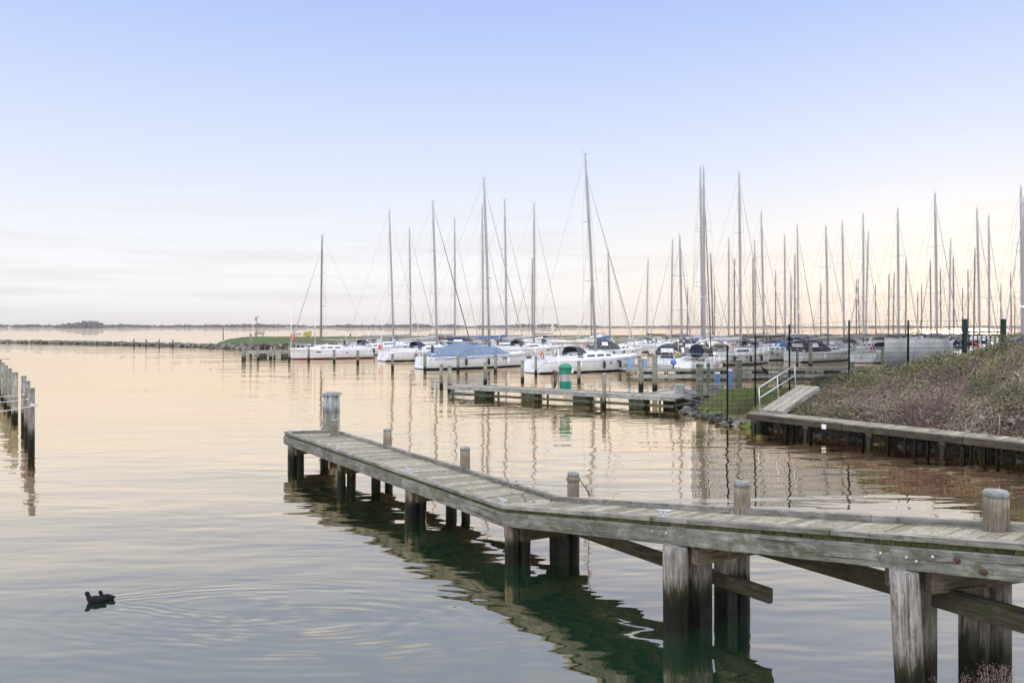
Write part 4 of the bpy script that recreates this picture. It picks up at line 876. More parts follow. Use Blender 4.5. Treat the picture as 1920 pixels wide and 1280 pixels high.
# things on the left headland
Y = 149; c = P(486,Y,1.95); t = thing('park_bench', 'wooden bench standing on the grassy headland', 'bench', c, group=None)
mb = MB(); mb.beam((c.x-0.98,c.y,2.42),(c.x+0.98,c.y,2.42),0.42,0.09); mb.build('seat', M['bollard'], t); mb = MB()
for z in (2.62,2.80): mb.beam((c.x-1.0,c.y+0.24,z),(c.x+1.0,c.y+0.24,z),0.06,0.13)
mb.build('backrest', M['bollard'], t)
for e in (-0.75, 0.75): mb = MB(); mb.box((c.x+e,c.y,2.12),(0.16,0.4,0.6)); mb.beam((c.x+e,c.y+0.2,2.3),(c.x+e,c.y+0.27,2.85),0.08,0.08); mb.build('leg', M['signgrey'], t)
c = P(481.5,148,1.9); t = thing('lamp_post', 'thin lamp post with a small box beside the bench on the headland', 'lamp post', c)
zt = ZAT(595,148); mb = MB(); mb.tube([c,(c.x,c.y,zt)],[0.07,0.05],8); mb.build('pole', M['alu_dark'], t); mb = MB(); mb.lathe([(0.06,zt),(0.36,zt+0.06),(0.3,zt+0.14)],(c.x,c.y,0),10); mb.beam((c.x-0.35,c.y,zt+0.03),(c.x+0.4,c.y,zt+0.12),0.06,0.06); mb.build('lamp_head', M['alu_dark'], t)
mb = MB(); mb.box((c.x-0.2,c.y,zt-0.42),(0.34,0.3,0.5)); mb.build('box', M['signgrey'], t)
c = P(418.5,146,1.2); t = thing('striped_post', 'slim dark red post with white foot at the tip of the headland', 'post', c); zt = ZAT(614,146)
mb = MB(); mb.tube([(c.x,c.y,1.15),(c.x,c.y,zt)],0.09,8); mb.build('shaft', mat('dark_red_post',(0.14,0.05,0.04),0.8), t); mb = MB(); mb.lathe([(0.16,0.95),(0.11,1.25)],(c.x,c.y,0),10); mb.build('foot', M['paintw'], t)
c = P(470,104,0); t = thing('mooring_pile', 'tall pale pile rising behind the slatted dock below the bench', 'pile', c); mb = MB(); mb.lathe([(0.17,-1),(0.16,1.3),(0.14,ZAT(625.5,104))],c,12); mb.build('shaft', M['gpile'], t)
for i, (px, lb) in enumerate(((251,'first from the left of four thin posts at the breakwater'),(274,'second from the left of four thin posts at the breakwater'),(298.5,'third from the left of four thin posts at the breakwater'),(324,'rightmost of four thin posts at the breakwater'))):
    Y = (157,154,151,148)[i]; c = P(px,Y,0); t = thing('channel_post', lb, 'post', c, group='thin posts at the breakwater'); mb = MB(); mb.lathe([(0.14,-1),(0.13,1.25)],c,8); mb.build('shaft', M['pile'], t); mb = MB(); mb.lathe([(0.15,1.25),(0.15,1.4)],c,8); mb.build('cap', M['cap'], t)
mb = MB(); c = P(822-0,96,0)
Y = 95.0
for px, yt, lb in ((545.5,573,'slim white flagpole left of the yellow arrow sign at the dock'),(590.5,567,'slim white flagpole right of the yellow arrow sign')):
    c = P(px,Y,0.75); mb = MB(); mb.tube([(c.x,c.y,0.7),(c.x,c.y,ZAT(yt,Y))],[0.075,0.05],8); mb.lathe([(0.03,ZAT(yt,Y)),(0.07,ZAT(yt,Y)+0.06),(0.02,ZAT(yt,Y)+0.12)],(c.x,c.y,0),8); tag(mb.build('flagpole', M['galv']), lb, 'flagpole')
c = P(549.3,94.6,ZAT(632,94.6)); t = thing('lifebuoy_stand', 'orange lifebuoy on its post beside the left flagpole', 'lifebuoy', (c.x,c.y,0.7)); mb = MB(); mb.ring(c,0.27,0.085,'y',24,8); mb.build('ring', M['orange'], t)
mb = MB(); mb.tube([(c.x,c.y+0.12,0.7),(c.x,c.y+0.12,ZAT(613,94.6))],0.05,8); mb.beam((c.x-0.1,c.y+0.12,ZAT(613.5,94.6)),(c.x+0.3,c.y+0.12,ZAT(612.5,94.6)),0.1,0.07); mb.build('post', M['alu_dark'], t)
t = thing('arrow_sign', 'small yellow tapering sign with black bands above the red striped bow', 'sign', P(585,94.7,0.8)); mb = MB()
x0,x1 = P(567.5,94.7).x, P(584.5,94.7).x; z0,z1,z2,z3 = ZAT(628,94.7),ZAT(624.5,94.7),ZAT(633,94.7),ZAT(619.5,94.7); yy=94.7
n=len(mb.v); mb.v += [Vector(p) for p in ((x0,yy,z0),(x1,yy,z2),(x1,yy,z3),(x0,yy,z1),(x0,yy+0.05,z0),(x1,yy+0.05,z2),(x1,yy+0.05,z3),(x0,yy+0.05,z1))]
for f in ((0,1,2,3),(7,6,5,4),(0,4,5,1),(2,1,5,6),(3,2,6,7),(0,3,7,4)): mb.face([n+i for i in f])
mb.build('panel', M['yellow'], t); mb = MB()
for k in (-0.45,0,0.45):
    zc=(z2+z3)/2; mb.beam((x0+0.2,yy-0.012,zc+k*0.45),(x1-0.12,yy-0.012,zc+k*0.75),0.015,0.07)
mb.build('black_bands', M['black'], t); mb = MB(); mb.tube([(x1-0.05,yy+0.08,0.75),(x1-0.05,yy+0.08,z3)],0.035,6); mb.tube([(x0+0.1,yy+0.08,0.75),(x0+0.1,yy+0.08,z1)],0.03,6); mb.build('support', M['alu_dark'], t)
c = P(557.5,94.6,ZAT(626.5,94.6)); t = thing('small_sign', 'small grey rectangular sign left of the yellow arrow sign', 'sign', (c.x,c.y,0.75)); mb = MB(); mb.box(c,(0.95,0.05,0.27)); mb.build('panel', M['signgrey'], t); mb = MB(); mb.tube([(c.x,c.y+0.06,0.75),(c.x,c.y+0.06,c.z+0.1)],0.03,6); mb.build('support', M['alu_dark'], t)
mb = MB(); a = P(552,93.5,0.8); b = P(588,93.5,0.8)
for k in range(5): p = a.lerp(b,k/4); mb.tube([p,p+Vector((0.25,0,0.95))],0.03,6)
for h_ in (0.55,0.95): mb.tube([a+Vector((0.25*h_,0,h_)),b+Vector((0.25*h_,0,h_))],0.03,6)
tag(mb.build('dock_railing', M['galv']), 'grey tubular railing on the dock behind the red striped bow', 'railing')
c = P(657,160,1.9); mb = MB(); mb.lathe([(0.17,1.6),(0.16,ZAT(625,160))],(c.x,c.y,0),10); tag(mb.build('short_post', M['pile']), 'short brown post on the dike above the red striped yacht', 'post')

# near dry weed at the lower right corner
t = thing('dry_weed', 'dry reddish weed with fine seed heads at the bottom right corner', 'weed', (3.3,5.0,0.9)); mb = MB(); ml = MB(); qq = random.Random(5)
for k in range(34):
    px = qq.gauss(1868, 38); Y = qq.uniform(4.9,5.5); top = ZAT(qq.uniform(1243,1300), Y); b0 = P(1865+qq.gauss(0,18), Y, 0.55); tp = P(px, Y, top)
    pts = [b0.lerp(tp, u/4)+Vector((qq.gauss(0,0.01),0,0)) for u in range(5)]; mb.tube(pts, [0.003,0.003,0.0025,0.002,0.0012], 3, 0, qq.random(), caps=False)
    for j in range(26):
        c = tp+Vector((qq.gauss(0,0.025), qq.gauss(0,0.02), qq.uniform(-0.12,0.015))); s_ = qq.uniform(0.002,0.0045); ml.lathe([(0.0003,-s_),(s_,0),(0.0003,s_)], c, 4); mb.tube([c, c+Vector((0,0,-0.02))+(tp-c)*0.3], 0.0008, 3, 0, 0.4, caps=False)
mb.build('stems', M['twig'], t); ml.build('seed_heads', mat('seed_heads',(0.20,0.13,0.11),0.9), t)

# ================================================================== YACHTS
def yacht(pos, heading, Lh, zmast, tip, label, hull='white', stripe='navyp', anti='anti', cover='greyc', hood='navy', wheel=False, tarp=None, radar=False, fenders=2, boomside=None, canopy=None, red_buoy=False, darkmast=False, detail=2, mastx=None, solar=False, turb=False, mast=True):
    """pos: point of the mast foot on the water plane; heading: angle of the bow; tip: world position of the masthead"""
    q = random.Random(int(pos.x*37+pos.y*91)); B = Lh*0.315+0.25; Fb_ = 0.85+Lh*0.028; mx = Lh*0.09 if mastx is None else mastx
    ca, sa = math.cos(heading), math.sin(heading)
    root = Vector((pos.x-ca*mx, pos.y-sa*mx, 0)); t = thing('sailing_yacht', label, 'sailing yacht', root, heading, 'sailing yachts moored in the marina', local=True)
    def loc(w): d = Vector(w)-root; return Vector((d.x*ca+d.y*sa, -d.x*sa+d.y*ca, d.z))
    nst = 15; keelz = -0.35
    def half(u): return B/2*((0.80+0.20*math.sin(math.pi/2*min(1, u/0.42))) if u < 0.42 else max(0.0, 1-((u-0.42)/0.58)**2.3))
    def sheer(u): return Fb_*(0.92+0.04*u+0.20*u*u)
    zs = [-0.32, 0.0, 0.06, 0.13, 0.55, 0.80, 0.825, 1.0]
    def sect(u):
        b = half(u); s_ = sheer(u); pts = []
        for k, zf in enumerate(zs):
            z = zf if k < 4 else 0.13+(s_-0.13)*((zf-0.13)/0.87)
            w = (0.50, 0.70, 0.78, 0.83, 0.94, 0.985, 0.985, 1.0)[k]; w = w if u < 0.7 else w*(1-0.45*(u-0.7)/0.3*(1-k/7.0))
            x = -Lh/2+u*Lh; x -= max(0, (u-0.55)/0.45)**2*(s_-z)*0.38; x += (1-min(1, u/0.12))*(z-0.1)*0.35
            if u < 0.04: w *= (0.35, 0.62, 0.72, 0.80, 0.93, 0.98, 0.98, 1.0)[k]/max(0.01, (0.50, 0.70, 0.78, 0.83, 0.94, 0.985, 0.985, 1.0)[k])
            pts.append((x, b*w, z))
        return pts
    hb = MB(); S_ = [sect(i/(nst-1)) for i in range(nst)]; K = len(zs)
    mi = [2, 2, 0, 0, 0, 1, 0] if detail else [2,2,0,0,0,0,0]; mi = [2, 2, 1, 0, 0, 1, 0]
    base = {}
    for e in (1, -1):
        for i, s_ in enumerate(S_):
            for k, (x, y, z) in enumerate(s_): base[e, i, k] = len(hb.v); hb.v.append(Vector((x, y*e, z)))
    for e in (1, -1):
        for i in range(nst-1):
            for k in range(K-1):
                f = [base[e,i,k], base[e,i+1,k], base[e,i+1,k+1], base[e,i,k+1]]; hb.face(f if e == -1 else f[::-1], mi[k], 0.5, True)
    for i in range(nst-1): hb.face([base[-1,i,0], base[1,i,0], base[1,i+1,0], base[-1,i+1,0]], 2, 0.5)
    for k in range(K-1): hb.face([base[1,0,k], base[-1,0,k], base[-1,0,k+1], base[1,0,k+1]], 0 if k > 1 else 2, 0.5)
    hb.build('hull', [M[hull], M[stripe], M[anti]], t)
    # deck with toe rail
    db = MB(); rows = []
    for i in range(nst):
        u = i/(nst-1); x, y, z = S_[i][-1]; r_ = []
        for w, dz_ in ((1,0.0),(0.985,0.035),(0.94,0.01),(0.5,0.06),(0,0.09),(-0.5,0.06),(-0.94,0.01),(-0.985,0.035),(-1,0.0)): r_.append(len(db.v)); db.v.append(Vector((x, y*w, z+dz_)))
        rows.append(r_)
    for a, b in zip(rows, rows[1:]):
        for k in range(8): db.face([a[k], a[k+1], b[k+1], b[k]], 0, 0.5, True)
    db.face(rows[0][::-1], 0); db.build('deck', M['deckw'], t)
    # coachroof
    cb = MB(); cx0, cx1 = -Lh*0.12, Lh*0.27; ch = 0.36+Lh*0.008; rows = []
    for i in range(11):
        v = i/10; x = cx0+(cx1-cx0)*v; u = (x+Lh/2)/Lh; w = half(u)*0.66*(1 if v < 0.6 else 1-(v-0.6)*0.9); h_ = ch*(1 if v < 0.5 else max(0.02, 1-((v-0.5)/0.5)**1.6)); z0 = sheer(u)+0.04; r_ = []
        for wy, hz in ((1.0,0),(0.93,0.8),(0.8,0.97),(0.4,1.1),(0,1.15),(-0.4,1.1),(-0.8,0.97),(-0.93,0.8),(-1.0,0)): r_.append(len(cb.v)); cb.v.append(Vector((x, w*wy, z0+h_*hz)))
        rows.append(r_)
    for a, b in zip(rows, rows[1:]):
        for k in range(8): cb.face([a[k], a[k+1], b[k+1], b[k]], 0, 0.5, True)
    cb.face(rows[0][::-1], 0); cabin = cb.build('coachroof', M['deckw'], t)
    for e in (1, -1):
        for (v0, v1) in (((0.08,0.26),(0.32,0.48),(0.54,0.68)) if q.random() < 0.6 else ((0.1,0.66),)):
            wb = MB(); prev = None
            for k in range(4):
                v = v0+(v1-v0)*k/3; x = cx0+(cx1-cx0)*v; u = (x+Lh/2)/Lh; w = half(u)*0.66*(1 if v < 0.6 else 1-(v-0.6)*0.9); h_ = ch*(1 if v < 0.5 else 1-((v-0.5)/0.5)**1.6); z0 = sheer(u)+0.04
                lo = Vector((x, e*(w*0.978+0.012), z0+h_*0.28)); hi = Vector((x, e*(w*0.942+0.012), z0+h_*0.68)); 
                if prev: wb.quad(prev[0], lo, hi, prev[1], 0, 0.5)
                prev = (lo, hi)
            wb.build('window', M['window'], cabin)
    for e in (1, -1):
        wb = MB(); u = 0.66; y_ = half(u)*0.985+0.01; x = -Lh/2+u*Lh; zc = sheer(u)*0.72; y2 = half(u+0.05)*0.985+0.01; wb.quad((x, e*y_, zc-0.06), (x+0.05*Lh, e*y2, zc-0.06), (x+0.05*Lh, e*y2, zc+0.06), (x, e*y_, zc+0.06)); wb.build('hull_window', M['window'], t)
    # cockpit coamings, teak floor and helm
    wb = MB(); x0, x1 = -Lh*0.44, cx0; z0 = sheer(0.2)+0.05
    for e in (1, -1): wb.beam((x0, e*B*0.24, z0+0.12), (x1, e*B*0.27, z0+0.16), 0.22, 0.26)
    wb.build('coaming', M['deckw'], t, 0.03); wb = MB(); wb.box(((x0+x1)/2, 0, z0+0.045), ((x1-x0)*0.96, B*0.36, 0.02)); wb.build('cockpit_floor', mat_teak, t)
    if wheel:
        w_ = MB(); cw = Vector((-Lh*0.30, 0, z0+0.75)); w_.tube([(cw.x, 0, z0), (cw.x, 0, z0+0.8)], 0.09, 8); w_.ring(cw-Vector((0.1,0,0)), 0.5, 0.025, 'x', 24, 5); 
        for k in range(3): an = R(60*k); w_.tube([cw-Vector((0.1,0,0))+Vector((0, math.cos(an)*0.5, math.sin(an)*0.5)), cw-Vector((0.1,0,0))-Vector((0, math.cos(an)*0.5, math.sin(an)*0.5))], 0.015, 4)
        w_.build('steering_wheel', M['steel'], t)
        if wheel == 'cover': w_ = MB(); w_.tube([cw-Vector((0.17,0,0)), cw-Vector((0.06,0,0))], 0.60, 24, sm=False); w_.build('wheel_cover', M['navy'], t)
    # sprayhood or cockpit tent
    if canopy:
        cbm = MB(); xa, xb = -Lh*0.42, -Lh*0.04; rows = []; hh = 1.25
        for i in range(7):
            v = i/6; x = xa+(xb-xa)*v; w = B*0.40; hx = hh*(0.78+0.22*math.sin(math.pi*min(1, v*1.3)))*(1 if v < 0.75 else 1-(v-0.75)*2.2); r_ = []
            for j in range(9): an = math.pi*j/8; r_.append(len(cbm.v)); cbm.v.append(Vector((x, math.cos(an)*w*(1 if j in (0,8) else 0.98), z0+0.1+hx*min(1, 1.25*math.sin(an))**0.8)))
            rows.append(r_)
        for a, b in zip(rows, rows[1:]):
            for k in range(8): cbm.face([a[k], a[k+1], b[k+1], b[k]], 0, 0.5, True)
        cbm.face(rows[0][::-1], 0); cbm.face(rows[-1], 0); cn = cbm.build('cockpit_tent', M[canopy], t)
        for e in (1, -1): wb = MB(); wb.quad((xa+0.5, e*B*0.405, z0+0.55), (xa+Lh*0.16, e*B*0.405, z0+0.55), (xa+Lh*0.16, e*B*0.36, z0+0.98), (xa+0.6, e*B*0.36, z0+0.98)); wb.build('tent_window', M['screen'], cn)
        wb = MB(); wb.quad((xa-0.012, -B*0.2, z0+0.55), (xa-0.012, B*0.2, z0+0.55), (xa-0.012, B*0.2, z0+0.92), (xa-0.012, -B*0.2, z0+0.92)); wb.build('tent_window', M['screen'], cn)
    elif hood:
        cbm = MB(); rows = []; xa, xb = cx0-0.55, cx0+0.75
        for i in range(5):
            v = i/4; x = xa+(xb-xa)*v; w = B*0.30; hx = (0.95, 1.0, 0.95, 0.7, 0.32)[i]*0.95; r_ = []
            for j in range(9): an = math.pi*j/8; r_.append(len(cbm.v)); cbm.v.append(Vector((x, math.cos(an)*w, z0+0.12+hx*max(0, min(1, 1.3*math.sin(an))))))
            rows.append(r_)
        for a, b in zip(rows, rows[1:]):
            for k in range(8): cbm.face([a[k], a[k+1], b[k+1], b[k]], 0, 0.5, True)
        hd = cbm.build('sprayhood', M[hood], t)
        wb = MB(); x1_ = xb-0.16
        for e in (-1, 1): wb.quad((xb-0.02+0.03, e*B*0.03, z0+0.45), (xb-0.02+0.03, e*B*0.19, z0+0.45), (xb-0.32, e*B*0.17, z0+0.85), (xb-0.32, e*B*0.03, z0+0.85))
        wb.build('hood_window', M['screen'], hd)
    # mast, boom, spreaders, stays
    zd = sheer(0.59)+ch*1.0; tp = loc(tip); foot = Vector((mx, 0, zd)); am = 'alu_dark' if darkmast else 'alu'
    if mast:
        mr_ = 0.07+zmast*0.0034; mbm = MB(); mid = foot.lerp(tp, 0.5)+Vector((0.01*Lh*0.3,0,0)); mbm.tube([foot, foot.lerp(mid, 0.5), mid, mid.lerp(tp, 0.6), tp], [mr_, mr_, mr_*0.97, mr_*0.9, mr_*0.62], 10); mst = mbm.build('mast', M[am], t)
        wb = MB(); wb.tube([tp+Vector((-0.25,0,0.05)), tp+Vector((0.30,0,0.05))], 0.02, 4); wb.tube([tp, tp+Vector((0.0,0,0.55))], 0.012, 4); wb.tube([tp+Vector((-0.2,0,0.05)), tp+Vector((-0.22,0,0.3)), tp+Vector((-0.42,0,0.33))], 0.012, 4); wb.build('masthead_fittings', M[am], mst)
        ns = 2 if zmast > 12.5 else 1; sp_ = []
        for k in range(ns):
            f_ = (0.36, 0.66)[k] if ns == 2 else 0.5; c = foot.lerp(tp, f_); w = (0.95, 0.72)[k] if ns == 2 else 0.85
            for e in (1, -1): wb = MB(); wb.tube([c, c+Vector((-0.22, e*w, 0.05))], [0.03, 0.018], 5); wb.build('spreader', M[am], mst); sp_.append(c+Vector((-0.22, e*w, 0.05)))
        wb = MB(); rg = 0.0095 if pos.y < 110 else 0.011
        chain = lambda *p: wb.tube(p, rg, 3, caps=False)
        for e in (1, -1):
            ch_ = Vector((mx-0.2, e*half(0.57)*0.93, sheer(0.57))); o_ = 0 if e == 1 else 1; top = foot.lerp(tp, 0.93)
            if ns == 2: chain(ch_, sp_[o_], sp_[2+o_], top); chain(ch_, foot.lerp(tp, 0.36)); chain(sp_[o_], foot.lerp(tp, 0.66))
            else: chain(ch_, sp_[o_], top); chain(ch_, foot.lerp(tp, 0.5))
        for e in (1, -1): chain(Vector((-Lh*0.47, e*B*0.3, sheer(0)+0.05)), Vector((-Lh*0.40, 0, zmast*0.28)))
        chain(Vector((-Lh*0.40, 0, zmast*0.28)), tp); 
        for k in range(2): o3 = Vector((-0.14-0.1*k, 0.12*(2*k-1), 0)); chain(foot+o3, foot.lerp(tp, 0.97)+o3*0.4)
        wb.build('rigging', M['wire'], t)
        bowp = Vector((Lh/2-0.25, 0, sheer(1)+0.1)); ft = foot.lerp(tp, 0.90 if q.random() < 0.5 else 0.97); jb = MB(); jb.tube([bowp, bowp.lerp(ft, 0.06), bowp.lerp(ft, 0.12), bowp.lerp(ft, 0.5), bowp.lerp(ft, 0.85), ft], [0.02, 0.055, 0.06, 0.045, 0.022, 0.012], 6)
        jb.build('furled_jib', M[q.choice(('greyc','greyc','cream','char','alu','alu'))], t)
        bz = zd+0.75; b0 = Vector((mx-0.12, 0, bz)); b1 = Vector((-Lh*0.33, 0, bz+(0.15 if q.random() < 0.7 else -0.1))); bm_ = MB(); bm_.tube([b0, b1], 0.07, 8); boom = bm_.build('boom', M['alu'], t)
        if cover: cv = MB(); cv.tube([b0+Vector((0.0,0,0.42)), b0+Vector((-0.15,0,0.30)), b0.lerp(b1, 0.3)+Vector((0,0,0.19)), b0.lerp(b1, 0.7)+Vector((0,0,0.13)), b1+Vector((0.1,0,0.08))], [0.05, 0.16, 0.15, 0.13, 0.07], 8, flat=0.8); cv.build('sail_cover', M[cover], boom)
        wb = MB(); wb.tube([b0.lerp(b1, 0.45), Vector((cx0+0.9, 0, zd+0.02))], 0.03, 5); wb.build('boom_strut', M['alu'], t)
    else:
        wb = MB(); wb.tube([(-Lh*0.47, 0.12, sheer(0)+0.95), (0, 0.1, zd+0.75), (Lh*0.5, 0.1, sheer(1)+0.85)], 0.075, 8); wb.build('laid_down_mast', M['alu'], t)
    # rails
    rb = MB(); zr = 0.58; rr = 0.016 if pos.y < 100 else 0.02
    for e in (1, -1):
        st = []
        for u in (0.10, 0.25, 0.40, 0.55, 0.70, 0.84):
            i_ = u*(nst-1); x, y, z = -Lh/2+u*Lh, half(u)*0.95*e, sheer(u); rb.tube([(x, y, z), (x, y, z+zr)], rr*0.7, 4); st.append(Vector((x, y, z+zr)))
        for a, b in zip(st, st[1:]): rb.tube([a, b], 0.008, 3, caps=False); rb.tube([a-Vector((0,0,0.28)), b-Vector((0,0,0.28))], 0.008, 3, caps=False)
    rb.build('lifelines', M['steel'], t)
    pb = MB(); zb_ = sheer(1)
    pb.tube([(Lh*0.36, half(0.86)*0.95, zb_+0.5), (Lh*0.47, 0.32, zb_+0.62), (Lh*0.505, 0, zb_+0.64), (Lh*0.47, -0.32, zb_+0.62), (Lh*0.36, -half(0.86)*0.95, zb_+0.5)], rr, 6)
    for e in (1, -1): pb.tube([(Lh*0.46, e*0.3, zb_), (Lh*0.47, e*0.32, zb_+0.62)], rr, 5)
    pb.build('pulpit', M['steel'], t); pb = MB(); zb_ = sheer(0)
    for h_ in (0.35, 0.68): pb.tube([(-Lh*0.38, B*0.40, zb_+h_), (-Lh*0.475, B*0.36, zb_+h_), (-Lh*0.475, -B*0.36, zb_+h_), (-Lh*0.38, -B*0.40, zb_+h_)], rr, 5)
    for e in (-0.36, -0.13, 0.13, 0.36): pb.tube([(-Lh*0.475, B*e, zb_), (-Lh*0.475, B*e, zb_+0.68)], rr, 5)
    pb.build('pushpit', M['steel'], t)
    if red_buoy: wb = MB(); wb.ring((-Lh*0.485, B*0.2, zb_+0.5), 0.24, 0.07, 'x', 18, 6); wb.build('lifebuoy', M['orange'], t)
    # ensign staff, winches, horseshoe, mooring lines
    for e in (1, -1):
        for k in range(2):
            wb = MB(); wx = cx0-0.35-k*0.9; wb.lathe([(0.085, 0), (0.06, 0.06), (0.07, 0.15), (0.03, 0.17)], (wx, e*B*0.265, sheer(0.25)+0.30), 8); wb.build('winch', M['black'], t)
    for k, (lx, ly) in enumerate(((-Lh*0.46, 1), (-Lh*0.46, -1), (Lh*0.43, 1), (Lh*0.43, -1))):
        if q.random() < 0.75:
            a_ = Vector((lx, ly*half(max(0.02, min(0.95, (lx+Lh/2)/Lh)))*0.95, sheer((lx+Lh/2)/Lh)+0.06)); b_ = a_+Vector((math.copysign(1.6, lx), ly*0.9, -a_.z+0.5)); wb = MB()
            wb.tube([a_.lerp(b_, j/6)+Vector((0,0,-0.6*(j/6)*(1-j/6))) for j in range(7)], 0.016, 4, caps=False); wb.build('mooring_line', M['rope'] if q.random() < 0.6 else M['navyp'], t)
    if q.random() < 0.7:
        wb = MB(); ha = q.choice((-1, 1))*B*0.3; wb.tube([(-Lh*0.478, ha+math.cos(an_)*0.2, sheer(0)+0.5+math.sin(an_)*0.26) for an_ in [R(-50+28*j) for j in range(11)]], 0.06, 6); wb.build('horseshoe_buoy', M[q.choice(('orange', 'paintw', 'yellow', 'cream'))], t)
    if q.random() < 0.5:
        wb = MB(); wb.tube([(-Lh*0.45, -B*0.34, sheer(0)+0.5), (-Lh*0.45, -B*0.34, sheer(0)+1.15)], [0.16, 0.13], 8); wb.build('outboard_cowl', M['char'], t)
    if q.random() < 0.5:
        wb = MB(); ga = Vector((-Lh*0.44, 0, sheer(0)+0.05)); wb.tube([ga+Vector((0, -B*0.36, 0)), ga+Vector((0.1, -B*0.35, 1.7)), ga+Vector((0.1, B*0.35, 1.7)), ga+Vector((0, B*0.36, 0))], 0.03, 5); wb.build('stern_arch', M['steel'], t)
    for k in range(3):
        u = 0.34+0.12*k; wb = MB(); e = -1; y_ = half(u)*0.985+0.012; y2 = half(u+0.03)*0.985+0.012; zc = sheer(u)*0.66
        for e in (1, -1): wb.quad((-Lh/2+u*Lh, e*y_, zc-0.05), (-Lh/2+(u+0.03)*Lh, e*y2, zc-0.05), (-Lh/2+(u+0.03)*Lh, e*y2, zc+0.05), (-Lh/2+u*Lh, e*y_, zc+0.05)); 
        if q.random() < 0.4: wb.build('hull_portlight', M['window'], t)
    # bathing ladder on the transom
    wb = MB()
    for e in (-0.14, 0.14): wb.tube([(-Lh*0.492, e, 0.35), (-Lh*0.478, e, zb_+0.1)], 0.014, 4)
    for k in range(3): wb.tube([(-Lh*0.493, -0.14, 0.42+k*0.22), (-Lh*0.493, 0.14, 0.42+k*0.22)], 0.014, 4)
    wb.build('stern_ladder', M['steel'], t)
    for k in range(fenders):
        u = 0.30+0.2*k+q.uniform(-0.02, 0.02)
        for e in ((-1,) if q.random() < 0.5 else (1, -1)):
            y_ = e*(half(u)+0.13); x = -Lh/2+u*Lh; wb = MB(); wb.tube([(x, y_, 0.30), (x, y_, 0.38), (x, y_, 0.85), (x, y_, 0.95)], [0.05, 0.125, 0.125, 0.04], 10); wb.tube([(x, y_, 0.93), (x, y_*0.94, sheer(u)+0.06)], 0.012, 4); wb.build('fender', M['fender'] if q.random() < 0.7 else M['paintw'], t)
    if tarp:
        tb = MB(); rows = []; n_ = 44; xa, xb = -Lh*0.44, Lh*0.26
        for i in range(n_+1):
            v = i/n_; x = xa+(xb-xa)*v; u = (x+Lh/2)/Lh; ri = (0.75+0.55*math.exp(-((v-0.42)/0.22)**2)+0.06*math.sin(v*19))*(sm(-0.02, 0.12, v)*(1-sm(0.86, 1.02, v))*0.8+0.2); w = half(u)*1.03; r_ = []
            for j in range(13):
                a_ = (j/6.0-1); yv = a_*w; zz = sheer(u)-0.10+0.05*math.sin(i*0.55+j)*(1 if abs(a_) > 0.9 else 0.4)+ri*(1-abs(a_)**2.0)+0.12*(1-abs(a_)**6)+0.035*math.sin(i*0.8+j*1.3)*math.sin(j*0.9+i*0.2)
                r_.append(len(tb.v)); tb.v.append(Vector((x, yv, zz)))
            rows.append(r_)
        for a, b in zip(rows, rows[1:]):
            for k in range(12): tb.face([a[k], a[k+1], b[k+1], b[k]], 0, 0.5, True)
        tb.face(rows[0][::-1], 0); tb.face(rows[-1], 0); tb.build('tarpaulin', M[tarp], t)
    if radar and mast:
        wb = MB(); c = foot.lerp(tp, 0.30 if radar == 1 else 0.42); c2 = c+Vector((0.32, 0, 0)); wb.lathe([(0.02,0),(0.26,0.02),(0.28,0.12),(0.18,0.2),(0.02,0.21)], c2, 12); wb.tube([c, c2], 0.03, 4); wb.build('radar_dome', M['paintw'], mst)
    if turb:
        wb = MB(); c = Vector((-Lh*0.46, B*0.3, zb_)); tpw = c+Vector((0,0,2.6)); wb.tube([c, tpw], 0.03, 6); wb.build('wind_generator_pole', M['steel'], t)
        for k in range(3): an = R(35+120*k); wb = MB(); wb.tube([tpw, tpw+Vector((0, math.cos(an)*0.55, math.sin(an)*0.55))], [0.05, 0.02], 4); wb.build('wind_generator_blade', M['char'], t)
    for k in range(5): wb = MB(); wb.box((q.uniform(-0.30, 0.34)*Lh, q.uniform(-0.16, 0.16)*B, sheer(0.6)+0.10+ch*(0.9 if k < 3 else 0.2)+0.08), (q.uniform(0.2, 0.5), q.uniform(0.2, 0.45), 0.12)); wb.build('deck_hatch', M['grey_hull'], t, 0.02)
    return t
mat_teak = mat('cockpit_teak', (0.20,0.15,0.11), 0.7)
HA = R(90-58)                               # bows point right and away
